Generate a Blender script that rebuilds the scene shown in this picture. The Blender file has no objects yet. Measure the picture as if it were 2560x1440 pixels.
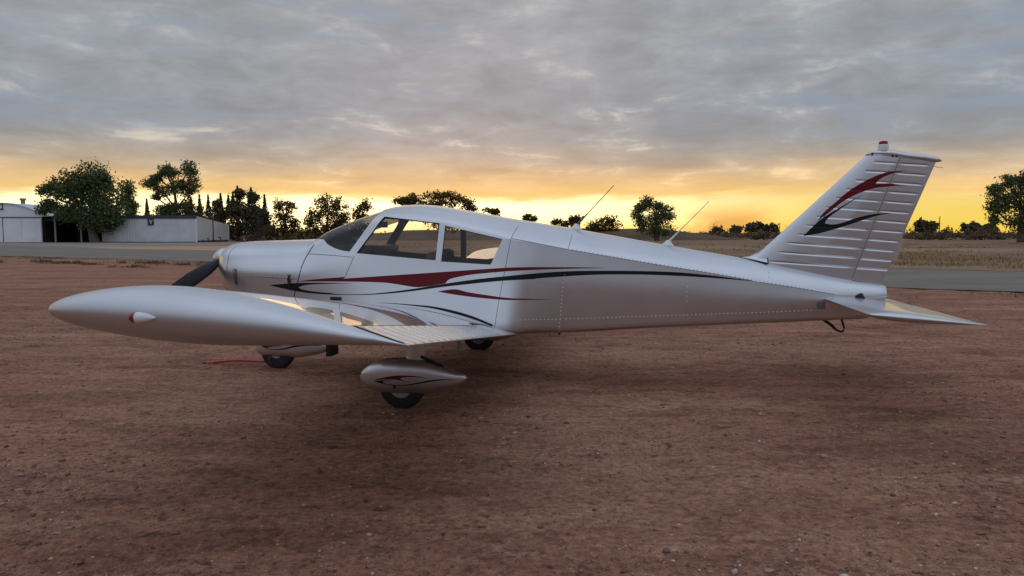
import bpy, bmesh, math, random
import numpy as np
from mathutils import Vector, Matrix
from mathutils.bvhtree import BVHTree
from mathutils.geometry import tessellate_polygon

random.seed(7)
rng = np.random.default_rng(11)
R = math.radians
scene = bpy.context.scene
col = scene.collection

# ------------------------------------------------------------------ camera
cam_d = bpy.data.cameras.new('camera')
cam_d.sensor_width = 36.0
cam_d.lens = 36.0 * 1858 / 2560
cam_d.clip_start = 0.1
cam_d.clip_end = 20000
cam = bpy.data.objects.new('camera', cam_d)
col.objects.link(cam)
cam.location = (0, 0, 1.45)
cam.rotation_euler = (R(90 - 4.255), 0, 0)
scene.camera = cam

# ------------------------------------------------------------------ sky, sun, exposure
SUN_AZ = -3.0      # degrees to the right of straight ahead
SUN_EL = 2.5
world = bpy.data.worlds.new('World')
scene.world = world
world.use_nodes = True


class NT:
    """tiny node-tree helper"""
    def __init__(self, tree):
        self.t = tree
        tree.nodes.clear()

    def n(self, kind, **kw):
        nd = self.t.nodes.new(kind)
        for k, v in kw.items():
            setattr(nd, k, v)
        return nd

    def put(self, sock, v):
        if isinstance(v, bpy.types.NodeSocket):
            self.t.links.new(v, sock)
        elif v is not None:
            if sock.type == 'RGBA' and not isinstance(v, (int, float)) and len(v) == 3:
                v = (*v, 1)
            if sock.type == 'VECTOR' and isinstance(v, (int, float)):
                v = (v, v, v)
            sock.default_value = v

    def math(self, op, a, b=None, c=None, clamp=False):
        nd = self.n('ShaderNodeMath', operation=op, use_clamp=clamp)
        for s, v in zip(nd.inputs, (a, b, c)):
            self.put(s, v)
        return nd.outputs[0]

    def vmath(self, op, a, b=None):
        nd = self.n('ShaderNodeVectorMath', operation=op)
        self.put(nd.inputs[0], a)
        if b is not None:
            self.put(nd.inputs[1], b)
        return nd.outputs[0]

    def noise(self, vec, scale, detail=4, rough=0.55, dist=0.0, out=0):
        nd = self.n('ShaderNodeTexNoise')
        self.put(nd.inputs['Vector'], vec)
        nd.inputs['Scale'].default_value = scale
        nd.inputs['Detail'].default_value = detail
        nd.inputs['Roughness'].default_value = rough
        nd.inputs['Distortion'].default_value = dist
        return nd.outputs[out]

    def ramp(self, fac, stops, interp='LINEAR'):
        nd = self.n('ShaderNodeValToRGB')
        nd.color_ramp.interpolation = interp
        el = nd.color_ramp.elements
        while len(el) < len(stops):
            el.new(0.5)
        for e, (p, c) in zip(el, stops):
            e.position = p
            e.color = (c, c, c, 1) if isinstance(c, (int, float)) else (*c, 1)
        self.put(nd.inputs[0], fac)
        return nd.outputs[0]

    def mix(self, fac, a, b, mode='MIX'):
        nd = self.n('ShaderNodeMix', data_type='RGBA', blend_type=mode)
        self.put(nd.inputs[0], fac)
        self.put(nd.inputs[6], a)
        self.put(nd.inputs[7], b)
        return nd.outputs[2]

    def maprange(self, v, a, b, c=0.0, d=1.0, smooth=False):
        nd = self.n('ShaderNodeMapRange', interpolation_type='SMOOTHSTEP' if smooth else 'LINEAR')
        for s, x in zip(nd.inputs, (v, a, b, c, d)):
            self.put(s, x)
        return nd.outputs[0]


def build_world():
    w = NT(world.node_tree)
    tc = w.n('ShaderNodeTexCoord').outputs['Generated']
    d = w.vmath('NORMALIZE', tc)
    sep = w.n('ShaderNodeSeparateXYZ')
    w.put(sep.inputs[0], d)
    x, y, z = sep.outputs
    elev = w.math('MULTIPLY', w.math('ARCSINE', z), 180 / math.pi)
    az = w.math('MULTIPLY', w.math('ARCTAN2', x, y), 180 / math.pi)      # 0 = straight ahead, + right
    # cloud deck seen from below: project the direction on a flat layer
    zz = w.math('ADD', w.math('MAXIMUM', z, 0.0), 0.10)
    cx = w.math('DIVIDE', x, zz)
    cy = w.math('DIVIDE', y, zz)
    comb = w.n('ShaderNodeCombineXYZ')
    w.put(comb.inputs[0], cx)
    w.put(comb.inputs[1], cy)
    plane = comb.outputs[0]
    big = w.noise(plane, 0.42, 5, 0.55, 0.5)
    mid = w.noise(plane, 1.5, 6, 0.6, 0.7)
    # streaky layer near the horizon (long in azimuth, thin in elevation)
    comb2 = w.n('ShaderNodeCombineXYZ')
    w.put(comb2.inputs[0], w.math('MULTIPLY', az, 0.045))
    w.put(comb2.inputs[1], w.math('MULTIPLY', elev, 0.55))
    streak = w.noise(comb2.outputs[0], 1.0, 6, 0.58, 0.6)
    comb3 = w.n('ShaderNodeCombineXYZ')
    w.put(comb3.inputs[0], w.math('MULTIPLY', az, 0.11))
    w.put(comb3.inputs[1], w.math('MULTIPLY', elev, 0.30))
    puff = w.noise(comb3.outputs[0], 1.6, 7, 0.62, 0.35)
    # ragged lower edge of the deck
    e2 = w.math('ADD', elev, w.math('MULTIPLY', w.math('SUBTRACT', streak, 0.5), 2.6))
    e2 = w.math('ADD', e2, w.math('MULTIPLY', w.math('SUBTRACT', puff, 0.5), 1.2))
    fac = w.math('DIVIDE', e2, 30.0, clamp=True)
    S = 1 / 30.0
    sunside = w.ramp(fac, [
        (0.0, (1.0, 0.62, 0.07)), (0.7 * S, (1.0, 0.70, 0.11)), (1.7 * S, (1.0, 0.72, 0.18)),
        (2.4 * S, (1.0, 0.72, 0.25)), (2.8 * S, (0.98, 0.64, 0.23)), (3.5 * S, (0.88, 0.59, 0.27)),
        (4.4 * S, (0.72, 0.525, 0.32)), (5.4 * S, (0.52, 0.435, 0.345)), (6.8 * S, (0.370, 0.372, 0.380)),
        (9 * S, (0.318, 0.348, 0.392)), (16 * S, (0.355, 0.372, 0.40)), (1.0, (0.46, 0.50, 0.57))])
    away = w.ramp(fac, [
        (0.0, (0.155, 0.145, 0.165)), (3 * S, (0.20, 0.19, 0.22)), (8 * S, (0.32, 0.33, 0.39)),
        (18 * S, (0.45, 0.49, 0.58)), (1.0, (0.54, 0.61, 0.74))])
    # how far from the sunset in azimuth
    daz = w.math('ABSOLUTE', w.math('SUBTRACT', az, SUN_AZ))
    side = w.maprange(daz, 42.0, 115.0, 0.0, 1.0, True)
    deck = w.mix(side, sunside, away)
    # the deck brightens towards the zenith
    zen = w.maprange(elev, 22.0, 65.0, 0.0, 1.0, True)
    deck = w.mix(zen, deck, (0.68, 0.78, 0.97))
    # glow low over the horizon round the hidden sun, in and around the clear gap
    glow_az = w.maprange(w.math('ABSOLUTE', w.math('ADD', az, 9.0)), 36.0, 4.0, 0.0, 1.0, True)
    glow_el = w.math('MULTIPLY', w.maprange(e2, 3.0, 2.0, 0.0, 1.0, True), w.maprange(e2, -0.6, 1.2, 0.3, 1.0, True))
    glow = w.math('MULTIPLY', glow_az, glow_el)
    g1 = w.mix(1.0, w.mix(glow, (0, 0, 0), (1.1, 1.0, 0.75)), deck, 'ADD')
    # second bright patch far left of the sun
    dl = w.math('ABSOLUTE', w.math('ADD', az, 34.0))
    gl = w.math('MULTIPLY', w.maprange(dl, 11.0, 0.0, 0.0, 1.0, True), glow_el)
    g1 = w.mix(1.0, w.mix(gl, (0, 0, 0), (0.6, 0.65, 0.5)), g1, 'ADD')
    # light and dark in the deck
    lump = w.math('ADD', w.math('MULTIPLY', big, 0.6), w.math('MULTIPLY', mid, 0.4))
    lump = w.math('ADD', w.math('MULTIPLY', lump, 0.6), w.math('MULTIPLY', puff, 0.4))
    shade = w.maprange(lump, 0.36, 0.64, 0.78, 1.22, True)
    high = w.maprange(elev, 1.5, 5.0, 0.0, 1.0, True)
    shade = w.math('ADD', 1.0, w.math('MULTIPLY', w.math('SUBTRACT', shade, 1.0), high))
    cmb = w.n('ShaderNodeCombineXYZ')
    for s in cmb.inputs:
        w.put(s, shade)
    g2 = w.mix(1.0, g1, cmb.outputs[0], 'MULTIPLY')
    # warm sun-lit breaks in the deck
    brk = w.maprange(w.math('ADD', w.math('MULTIPLY', mid, 0.5), w.math('MULTIPLY', puff, 0.5)), 0.535, 0.65, 0.0, 1.0, True)
    brk = w.math('MULTIPLY', brk, w.math('MULTIPLY', high, w.math('MULTIPLY', w.maprange(daz, 60.0, 10.0, 0.15, 0.75, True), w.maprange(elev, 8.0, 15.0, 1.0, 0.5, True))))
    g3 = w.mix(brk, g2, w.mix(1.0, g2, (0.34, 0.25, 0.12), 'ADD'))
    # blue-grey holes
    hole = w.maprange(w.math('ADD', w.math('MULTIPLY', big, 0.55), w.math('MULTIPLY', streak, 0.45)), 0.49, 0.38, 0.0, 1.0, True)
    hole = w.math('MULTIPLY', hole, w.maprange(elev, 4.5, 8.5, 0.0, 0.8, True))
    g4 = w.mix(hole, g3, (0.285, 0.345, 0.435))
    # thin smoke rising far off on the right
    ds = w.math('ABSOLUTE', w.math('SUBTRACT', az, w.math('ADD', 16.4, w.math('MULTIPLY', w.math('SUBTRACT', puff, 0.5), 6.0))))
    sm = w.math('MULTIPLY', w.maprange(ds, 3.6, 0.6, 0.0, 1.0, True), w.maprange(elev, 2.7, 0.6, 0.0, 1.0, True))
    g5 = w.mix(w.math('MULTIPLY', sm, 0.85), g4, (0.86, 0.40, 0.09))
    # the clear sky behind it all
    sky = w.n('ShaderNodeTexSky', sky_type='NISHITA')
    sky.sun_disc = False
    sky.sun_elevation = R(SUN_EL)
    sky.sun_rotation = R(SUN_AZ)
    sky.air_density = 1.4
    sky.dust_density = 3.0
    scaled = w.mix(1.0, g5, (10.0, 10.0, 10.0), 'MULTIPLY')
    out = w.mix(0.94, sky.outputs[0], scaled)
    bg = w.n('ShaderNodeBackground')
    w.put(bg.inputs[0], out)
    bg.inputs[1].default_value = 0.1
    o = w.n('ShaderNodeOutputWorld')
    w.put(o.inputs[0], bg.outputs[0])


build_world()
world.cycles.sampling_method = 'MANUAL'
world.cycles.sample_map_resolution = 1024

sun_d = bpy.data.lights.new('sun', 'SUN')
sun_d.energy = 0.15
sun_d.angle = R(35)      # the sun is hidden in the cloud bank: very soft
sun_d.color = (1.0, 0.72, 0.40)
sun = bpy.data.objects.new('sun', sun_d)
col.objects.link(sun)
_dir = Vector((math.sin(R(SUN_AZ)) * math.cos(R(5)), math.cos(R(SUN_AZ)) * math.cos(R(5)), math.sin(R(5))))
sun.rotation_euler = _dir.to_track_quat('Z', 'Y').to_euler()
sun.location = (0, 30, 20)

vs = scene.view_settings
vs.view_transform = 'Standard'
vs.look = 'None'
vs.exposure = 0.0
vs.gamma = 1.0
vs.use_curve_mapping = False
scene.cycles.max_bounces = 6
scene.cycles.transparent_max_bounces = 12
scene.cycles.use_denoising = True

# ------------------------------------------------------------------ helpers


def mat(name, base, rough=0.6, metal=0.0, coat=0.0, coat_rough=0.05, var=0.0, var_scale=3.0, bump=0.0,
        bump_scale=40.0, spec=0.5, emit=None):
    m = bpy.data.materials.new(name)
    m.use_nodes = True
    t = NT(m.node_tree)
    p = t.n('ShaderNodeBsdfPrincipled')
    o = t.n('ShaderNodeOutputMaterial')
    t.put(o.inputs[0], p.outputs[0])
    p.inputs['Roughness'].default_value = rough
    p.inputs['Metallic'].default_value = metal
    p.inputs['Coat Weight'].default_value = coat
    p.inputs['Coat Roughness'].default_value = coat_rough
    p.inputs['Specular IOR Level'].default_value = spec
    tc = t.n('ShaderNodeTexCoord').outputs['Object']
    if var:
        n = t.noise(tc, var_scale, 5, 0.6)
        f = t.maprange(n, 0.3, 0.7, 1 - var, 1 + var)
        c = t.n('ShaderNodeCombineXYZ')
        for s in c.inputs:
            t.put(s, f)
        t.put(p.inputs['Base Color'], t.mix(1.0, (*base, 1), c.outputs[0], 'MULTIPLY'))
    else:
        p.inputs['Base Color'].default_value = (*base, 1)
    if bump:
        b = t.n('ShaderNodeBump')
        b.inputs['Strength'].default_value = bump
        b.inputs['Distance'].default_value = 0.01
        t.put(b.inputs['Height'], t.noise(tc, bump_scale, 3, 0.6))
        t.put(p.inputs['Normal'], b.outputs[0])
    if emit:
        p.inputs['Emission Color'].default_value = (*emit, 1)
        p.inputs['Emission Strength'].default_value = 1
    return m


def link(o, parent=None):
    col.objects.link(o)
    if parent is not None:
        o.parent = parent
    return o


def mesh(name, verts, faces, m=None, parent=None, smooth=True, sharp_angle=None):
    me = bpy.data.meshes.new(name)
    me.from_pydata([tuple(map(float, v)) for v in verts], [], [tuple(map(int, f)) for f in faces])
    me.update()
    if smooth:
        me.polygons.foreach_set('use_smooth', [True] * len(me.polygons))
    if sharp_angle is not None:
        me.set_sharp_from_angle(angle=R(sharp_angle))
    if m is not None:
        for mm in (m if isinstance(m, (list, tuple)) else [m]):
            me.materials.append(mm)
    return link(bpy.data.objects.new(name, me), parent)


def bm_obj(name, bm, m=None, parent=None, smooth=True, sharp_angle=40):
    me = bpy.data.meshes.new(name)
    bmesh.ops.recalc_face_normals(bm, faces=bm.faces[:])
    bm.to_mesh(me)
    bm.free()
    if smooth:
        me.polygons.foreach_set('use_smooth', [True] * len(me.polygons))
        if sharp_angle is not None:
            me.set_sharp_from_angle(angle=R(sharp_angle))
    if m is not None:
        me.materials.append(m)
    return link(bpy.data.objects.new(name, me), parent)


def empty(name, loc=(0, 0, 0), rz=0.0):
    o = bpy.data.objects.new(name, None)
    o.empty_display_size = 0.3
    o.location = loc
    o.rotation_euler = (0, 0, rz)
    return link(o)


def tag(o, label=None, cat=None, group=None, kind=None):
    for k, v in (('label', label), ('category', cat), ('group', group), ('kind', kind)):
        if v:
            o[k] = v
    return o


def box_bm(bm, x0, x1, y0, y1, z0, z1, bevel=0.0):
    r = bmesh.ops.create_cube(bm, size=1.0)
    vs_ = r['verts']
    bmesh.ops.scale(bm, vec=(x1 - x0, y1 - y0, z1 - z0), verts=vs_)
    bmesh.ops.translate(bm, vec=((x0 + x1) / 2, (y0 + y1) / 2, (z0 + z1) / 2), verts=vs_)
    if bevel:
        es = list({e for v in vs_ for e in v.link_edges})
        bmesh.ops.bevel(bm, geom=es, offset=bevel, segments=2, affect='EDGES', profile=0.6)


def box(name, x0, x1, y0, y1, z0, z1, m, parent=None, bevel=0.0):
    bm = bmesh.new()
    box_bm(bm, x0, x1, y0, y1, z0, z1, bevel)
    return bm_obj(name, bm, m, parent, smooth=bool(bevel))


def tube_geo(pts, radii, sides=10, caps=True):
    P = [Vector(p) for p in pts]
    if not isinstance(radii, (list, tuple)):
        radii = [radii] * len(P)
    vs_, fs = [], []
    for i, p in enumerate(P):
        d = (P[min(i + 1, len(P) - 1)] - P[max(i - 1, 0)]).normalized()
        a = d.cross(Vector((0, 0, 1)))
        if a.length < 0.05:
            a = d.cross(Vector((0, 1, 0)))
        a.normalize()
        b = d.cross(a)
        for k in range(sides):
            t = 2 * math.pi * k / sides
            vs_.append(p + (a * math.cos(t) + b * math.sin(t)) * radii[i])
    for i in range(len(P) - 1):
        for k in range(sides):
            k2 = (k + 1) % sides
            fs.append((i * sides + k, i * sides + k2, (i + 1) * sides + k2, (i + 1) * sides + k))
    if caps:
        fs.append(tuple(range(sides))[::-1])
        fs.append(tuple((len(P) - 1) * sides + k for k in range(sides)))
    return vs_, fs


def tube(name, pts, radii, m, parent=None, sides=10):
    v, f = tube_geo(pts, radii, sides)
    return mesh(name, v, f, m, parent, True, 50)


def lathe(name, prof, origin, axis, m, parent=None, sides=32):
    """prof: (distance along axis, radius)"""
    ax = Vector(axis).normalized()
    a = ax.cross(Vector((0, 0, 1)))
    if a.length < 0.05:
        a = ax.cross(Vector((0, 1, 0)))
    a.normalize()
    b = ax.cross(a)
    vs_, fs = [], []
    for (t, r) in prof:
        for k in range(sides):
            q = 2 * math.pi * k / sides
            vs_.append(Vector(origin) + ax * t + (a * math.cos(q) + b * math.sin(q)) * max(r, 1e-4))
    for i in range(len(prof) - 1):
        for k in range(sides):
            k2 = (k + 1) % sides
            fs.append((i * sides + k, i * sides + k2, (i + 1) * sides + k2, (i + 1) * sides + k))
    fs.append(tuple(range(sides))[::-1])
    fs.append(tuple((len(prof) - 1) * sides + k for k in range(sides)))
    o = mesh(name, vs_, fs, m, parent, True, 35)
    return o


def smooth_poly(pts, corner=38, closed=True, step=4):
    """round a polyline through its points, keeping real corners"""
    n = len(pts)
    P = [Vector((p[0], p[1])) for p in pts]
    rngi = range(n if closed else n - 1)

    def is_corner(i):
        if not closed and i in (0, n - 1):
            return True
        a = P[i] - P[i - 1]
        b = P[(i + 1) % n] - P[i]
        if a.length < 1e-6 or b.length < 1e-6:
            return True
        return math.degrees(a.angle(b)) > corner
    out = []
    for i in rngi:
        p1, p2 = P[i], P[(i + 1) % n]
        L = (p2 - p1).length
        t1 = (p2 - p1) if is_corner(i) else (p2 - P[i - 1]) * (L / max(1e-6, (p1 - P[i - 1]).length + L))
        t2 = (p2 - p1) if is_corner((i + 1) % n) else (P[(i + 2) % n] - p1) * (L / max(1e-6, (P[(i + 2) % n] - p2).length + L))
        for k in range(step):
            t = k / step
            h = (2 * t**3 - 3 * t**2 + 1, t**3 - 2 * t**2 + t, -2 * t**3 + 3 * t**2, t**3 - t**2)
            out.append(p1 * h[0] + t1 * h[1] + p2 * h[2] + t2 * h[3])
    if not closed:
        out.append(P[-1])
    return [(p.x, p.y) for p in out]


def pchip(xs, ys, x):
    xs = np.asarray(xs, float)
    ys = np.asarray(ys, float)
    x = np.clip(np.asarray(x, float), xs[0], xs[-1])
    h = np.diff(xs)
    dl = np.diff(ys) / h
    d = np.zeros_like(ys)
    for i in range(1, len(xs) - 1):
        if dl[i - 1] * dl[i] > 0:
            w1, w2 = 2 * h[i] + h[i - 1], h[i] + 2 * h[i - 1]
            d[i] = (w1 + w2) / (w1 / dl[i - 1] + w2 / dl[i])
    d[0], d[-1] = dl[0], dl[-1]
    k = np.clip(np.searchsorted(xs, x, 'right') - 1, 0, len(xs) - 2)
    t = (x - xs[k]) / h[k]
    return ((2 * t**3 - 3 * t**2 + 1) * ys[k] + (t**3 - 2 * t**2 + t) * h[k] * d[k]
            + (-2 * t**3 + 3 * t**2) * ys[k + 1] + (t**3 - t**2) * h[k] * d[k + 1])


# value noise used for the lie of the ground
def _hash(ix, iy, seed):
    n = (ix.astype(np.int64) * 374761393 + iy.astype(np.int64) * 668265263 + seed * 974711) & 0x7fffffff
    n = ((n ^ (n >> 13)) * 1274126177) & 0x7fffffff
    n = n ^ (n >> 16)
    return (n & 0xffff) / 65535.0


def vnoise(x, y, s, seed=0):
    x, y = np.asarray(x) / s, np.asarray(y) / s
    ix, iy = np.floor(x), np.floor(y)
    fx, fy = x - ix, y - iy
    fx, fy = fx * fx * (3 - 2 * fx), fy * fy * (3 - 2 * fy)
    a, b = _hash(ix, iy, seed), _hash(ix + 1, iy, seed)
    c, d = _hash(ix, iy + 1, seed), _hash(ix + 1, iy + 1, seed)
    return (a + (b - a) * fx) * (1 - fy) + (c + (d - c) * fx) * fy - 0.5


def ground_h(x, y):
    x, y = np.asarray(x, float), np.asarray(y, float)
    h = 0.034 * vnoise(x, y, 1.7, 1) + 0.026 * vnoise(x, y, 0.55, 2) + 0.018 * vnoise(x, y, 0.21, 3)
    h += 0.010 * vnoise(x, y, 0.09, 4)
    near = np.clip((26 - y) / 8, 0, 1)
    return h * near - 0.004


# ------------------------------------------------------------------ measured outlines, metres: (x aft of the main wheels, z above ground)
WIN_SHIELD = [(-1.2117, 1.3828), (-1.1606, 1.3355), (-1.0833, 1.3006), (-0.999, 1.2776), (-0.9077, 1.2663), (-0.6515, 1.6358)]
WIN_FRONT = [(-0.8329, 1.2512), (-0.5785, 1.6083), (-0.0134, 1.541), (-0.0344, 1.1866)]
WIN_REAR = [(0.0212, 1.1756), (0.0431, 1.5179), (0.6014, 1.3889), (0.4998, 1.1488)]
RED_MAIN = [(-1.4608, 0.9696), (-1.2028, 0.9988), (-0.9282, 1.0219), (-0.9495, 1.005), (-0.5409, 1.0355), (-0.1411, 1.0643), (0.1537, 1.086), (0.4442,
    1.1074), (0.7248, 1.124), (1.1515, 1.127), (0.927, 1.1234), (1.2074, 1.1272), (1.4859, 1.1231), (1.6154, 1.1197), (1.3005, 1.1143), (0.927,
    1.1017), (0.5592, 1.082), (0.6356, 1.0855), (0.3477, 1.0593), (0.2118, 1.0362), (0.1142, 1.0115), (0.0847, 0.9873), (0.0797, 0.973), (-0.1819,
    0.9335), (-0.3811, 0.9562), (-0.5417, 0.9736), (-0.9499, 0.9777)]
BLACK_MAIN = [(-1.7593, 0.9289), (-1.4611, 0.9537), (-1.2461, 0.9598), (-1.0342, 0.9618), (-0.8468, 0.9605), (-1.1401, 0.9515), (-1.3536, 0.9355),
    (-1.4348, 0.9125), (-1.3975, 0.8932), (-1.248, 0.873), (-1.0201, 0.8602), (-1.0918, 0.8573), (-0.9375, 0.8546), (-0.6839, 0.8628), (-0.4346,
    0.8887), (-0.192, 0.9238), (0.0551, 0.966), (0.3475, 1.0092), (0.6356, 1.0404), (0.9084, 1.0668), (1.1517, 1.0847), (0.9271, 1.0715), (1.2076,
    1.0886), (1.4861, 1.0941), (1.8557, 1.0931), (2.2236, 1.0828), (2.5906, 1.0482), (2.9564, 0.9988), (2.591, 1.0277), (2.2242, 1.0492), (1.8561,
    1.0604), (1.4864, 1.0575), (1.2079, 1.0416), (0.9272, 1.0197), (0.9085, 1.0148), (0.5591, 0.9945), (0.0549, 0.9393), (-0.187, 0.904), (-0.4334,
    0.8746), (-0.6832, 0.8552), (-0.9369, 0.8489), (-1.0188, 0.8478), (-1.2484, 0.8532), (-1.4631, 0.8723), (-1.6271, 0.9012)]
RED_LOW = [(0.0056, 0.8971), (0.1752, 0.9179), (0.2932, 0.8934), (0.4487, 0.8704), (0.7249, 0.8344), (1.078, 0.821), (0.7249, 0.8183), (0.4504,
    0.8382), (0.2566, 0.8586), (0.0997, 0.8797)]
BLACK_FILLET = [(-0.6112, 0.7826), (-0.4257, 0.7807), (-0.2264, 0.7707), (-0.0288, 0.7571), (0.1682, 0.7234), (0.364, 0.6717), (0.5491, 0.5978),
    (0.5491, 0.5791), (0.3655, 0.6462), (0.1698, 0.6976), (-0.0275, 0.7386), (-0.2256, 0.7605), (-0.4254, 0.776)]
LINES = [[(0.7424, 1.5723), (0.7142, 1.4752), (0.6818, 1.389)], [(0.6818, 1.389), (0.6417, 1.1386), (0.5956, 0.8403), (0.5623, 0.5278)], [(0.6911,
    1.3956), (0.9639, 1.3443), (1.2251, 1.2931), (1.5774, 1.2328), (2.0389, 1.1543), (2.4985, 1.0806), (2.9199, 1.0071)], [(2.9929, 0.9915), (3.2477,
    0.9525), (3.5018, 0.9098), (3.6739, 0.8799)], [(1.2537, 1.4864), (1.2395, 1.3819), (1.2251, 1.2922)], [(-1.3191, 1.3316), (-1.3593, 1.2529),
    (-1.3909, 1.1818), (-1.4247, 1.0236), (-1.4818, 0.8202)], [(-2.2323, 1.3239), (-2.2584, 1.2549), (-2.266, 1.1737), (-2.2605, 1.0519)], [(-1.3682,
    1.2411), (-1.1194, 1.2304), (-0.867, 1.2124)], [(-0.8514, 1.224), (-0.8828, 1.1467), (-0.9324, 1.0218)], [(-2.0578, 1.0107), (-1.8129, 1.0062),
    (-1.4602, 0.9914)]]
RIVETS = [[(1.2251, 1.2931), (1.207, 1.2041), (1.1893, 1.0161), (1.1715, 0.8557), (1.1538, 0.6377), (1.1395, 0.4835)], [(0.7873, 0.6275), (1.1538,
    0.632), (1.21, 0.6363), (1.6757, 0.6551), (2.927, 0.7035), (3.2721, 0.7196), (3.507, 0.7349)], [(1.2251, 1.2997), (1.5773, 1.2394), (2.0388,
    1.1608), (2.4984, 1.0871), (2.9197, 1.0155), (3.2475, 0.959), (3.5016, 0.9163)], [(3.0753, 1.1423), (3.0788, 1.0773), (3.0791, 0.9937)], [(3.7872,
    0.987), (3.7983, 0.9222), (3.8088, 0.8759)], [(-2.1049, 1.0139), (-1.7238, 1.0115), (-1.482, 0.995)], [(2.3344, 1.0401), (2.3295, 0.898), (2.3244,
    0.7667)]]
FIN_RIVETS = [(4.0246, 2.1275), (3.7897, 1.8644), (3.6278, 1.6897), (3.4594, 1.5176), (3.271, 1.3434), (3.1386, 1.2007)]
LATCH = [[(-2.1547, 1.0819), (-2.1362, 0.9241)], [(-1.5335, 1.038), (-1.5324, 0.9028)]]
PLATE = [(3.5156, 0.8095), (3.5898, 0.7428)]
SCOOP = [(-1.074, 0.8242), (-0.9656, 0.8067)]
FIN_BEADS = [[(4.0241, 2.0978), (4.1794, 2.0863)], [(3.949, 2.0157), (4.1437, 2.0021)], [(3.8692, 1.9305), (4.1167, 1.9139)], [(3.7932, 1.8503),
    (4.0852, 1.8273)], [(3.7123, 1.7696), (4.051, 1.7404)], [(3.6268, 1.683), (4.0132, 1.6532)], [(3.5407, 1.5968), (3.9814, 1.5657)], [(3.4584,
    1.5128), (3.9469, 1.4779)], [(3.3802, 1.4303), (3.913, 1.3916)], [(3.2924, 1.3511), (3.8764, 1.305)], [(3.216, 1.2639), (3.844, 1.2172)],
    [(3.1338, 1.1752), (3.8099, 1.1281)]]
RUD_BEADS = [[(4.2497, 2.0802), (4.5136, 2.0636)], [(4.2185, 1.9952), (4.4833, 1.9736)], [(4.1873, 1.9089), (4.4527, 1.8878)], [(4.1602, 1.8242),
    (4.4262, 1.8036)], [(4.1244, 1.7373), (4.3895, 1.7154)], [(4.0929, 1.6484), (4.3603, 1.6288)], [(4.0613, 1.5609), (4.3294, 1.5391)], [(4.0295,
    1.4732), (4.2939, 1.4537)], [(3.9976, 1.3861), (4.2497, 1.368)], [(3.9638, 1.2977), (4.2097, 1.2783)], [(3.9318, 1.2082), (4.1974, 1.1884)],
    [(3.8995, 1.1211), (4.1552, 1.1036)], [(3.8969, 1.1201), (4.1551, 1.1063)]]
FIN_RED = [(3.524, 1.5567), (3.5837, 1.6432), (3.6697, 1.7217), (3.7723, 1.8181), (3.8663, 1.8864), (3.9602, 1.9404), (4.0454, 1.9806), (4.1307,
    2.0069), (4.2161, 2.0167), (4.3015, 2.0182), (4.2165, 2.0057), (4.1317, 1.9777), (4.0724, 1.9483), (4.0389, 1.9185), (4.0266, 1.8984), (4.1,
    1.9004), (4.1775, 1.8987), (4.2853, 1.8775), (4.2124, 1.8809), (4.1353, 1.8744), (4.0493, 1.8661), (3.9634, 1.844), (3.8774, 1.8126), (3.7914,
    1.7672), (3.7226, 1.7214), (3.6194, 1.6337)]
FIN_BLACK = [(3.4029, 1.4191), (3.4723, 1.4941), (3.559, 1.578), (3.6545, 1.6429), (3.7496, 1.7027), (3.8441, 1.7622), (3.9428, 1.812), (3.8786,
    1.7757), (3.7929, 1.7209), (3.707, 1.6566), (3.6293, 1.5965), (3.5995, 1.5593), (3.5913, 1.536), (3.6668, 1.5265), (3.7545, 1.5449), (3.8413,
    1.5772), (3.9711, 1.6137), (4.1007, 1.6298), (4.187, 1.6313), (4.0581, 1.6088), (3.929, 1.5677), (3.7992, 1.5216), (3.6682, 1.4799), (3.5362,
    1.4426)]
FIN_PTS = [(3.0663, 1.1637), (3.9567, 2.1753), (4.227, 2.1342), (3.8544, 1.0189), (4.5478, 2.1037), (4.1189, 0.9842), (4.302, 1.3938), (4.2438,
    1.1901)]
DORSAL = [(2.828, 1.2062), (2.9107, 1.223), (2.9744, 1.2519), (3.0378, 1.2856), (3.0957, 1.1572)]
BEACON = [(4.0901, 2.2919), (4.0913, 2.259), (4.0929, 2.2115), (4.0946, 2.164), (4.0542, 2.2305), (4.1303, 2.2291)]
ANT = [(1.2622, 1.5045), (1.6322, 1.9147), (2.1599, 1.3402), (2.542, 1.7524)]
CAP = [(3.9432, 2.1818), (4.0047, 2.2062), (4.1421, 2.2146), (4.2971, 2.1828), (4.5698, 2.1348), (4.5916, 2.0949), (4.5378, 2.0921), (4.2308, 2.1296)]
SPAT = [(-0.4209, 0.2508), (-0.3918, 0.2996), (-0.3167, 0.3568), (-0.2175, 0.4001), (-0.1194, 0.4147), (-0.0219, 0.415), (0.1232, 0.405), (0.267,
    0.3622), (0.386, 0.3142), (0.4761, 0.2843), (0.4973, 0.2616), (0.4854, 0.2378), (0.3614, 0.1773), (0.2654, 0.1456), (0.1593, 0.1239), (0.0235,
    0.1199), (-0.246, 0.1203), (-0.3197, 0.1488), (-0.3786, 0.1899), (-0.4178, 0.2269)]
SPAT_RED = [(-0.2756, 0.2374), (-0.2121, 0.2559), (-0.1393, 0.2724), (-0.0668, 0.2841), (0.0292, 0.2857), (0.1247, 0.2799), (0.2243, 0.2664), (0.1246,
    0.2739), (0.0291, 0.2741), (-0.0189, 0.2692), (-0.0358, 0.2593), (-0.0143, 0.2483), (0.0622, 0.2331), (0.0048, 0.2396), (-0.0672, 0.2503),
    (-0.1396, 0.2489)]
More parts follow.
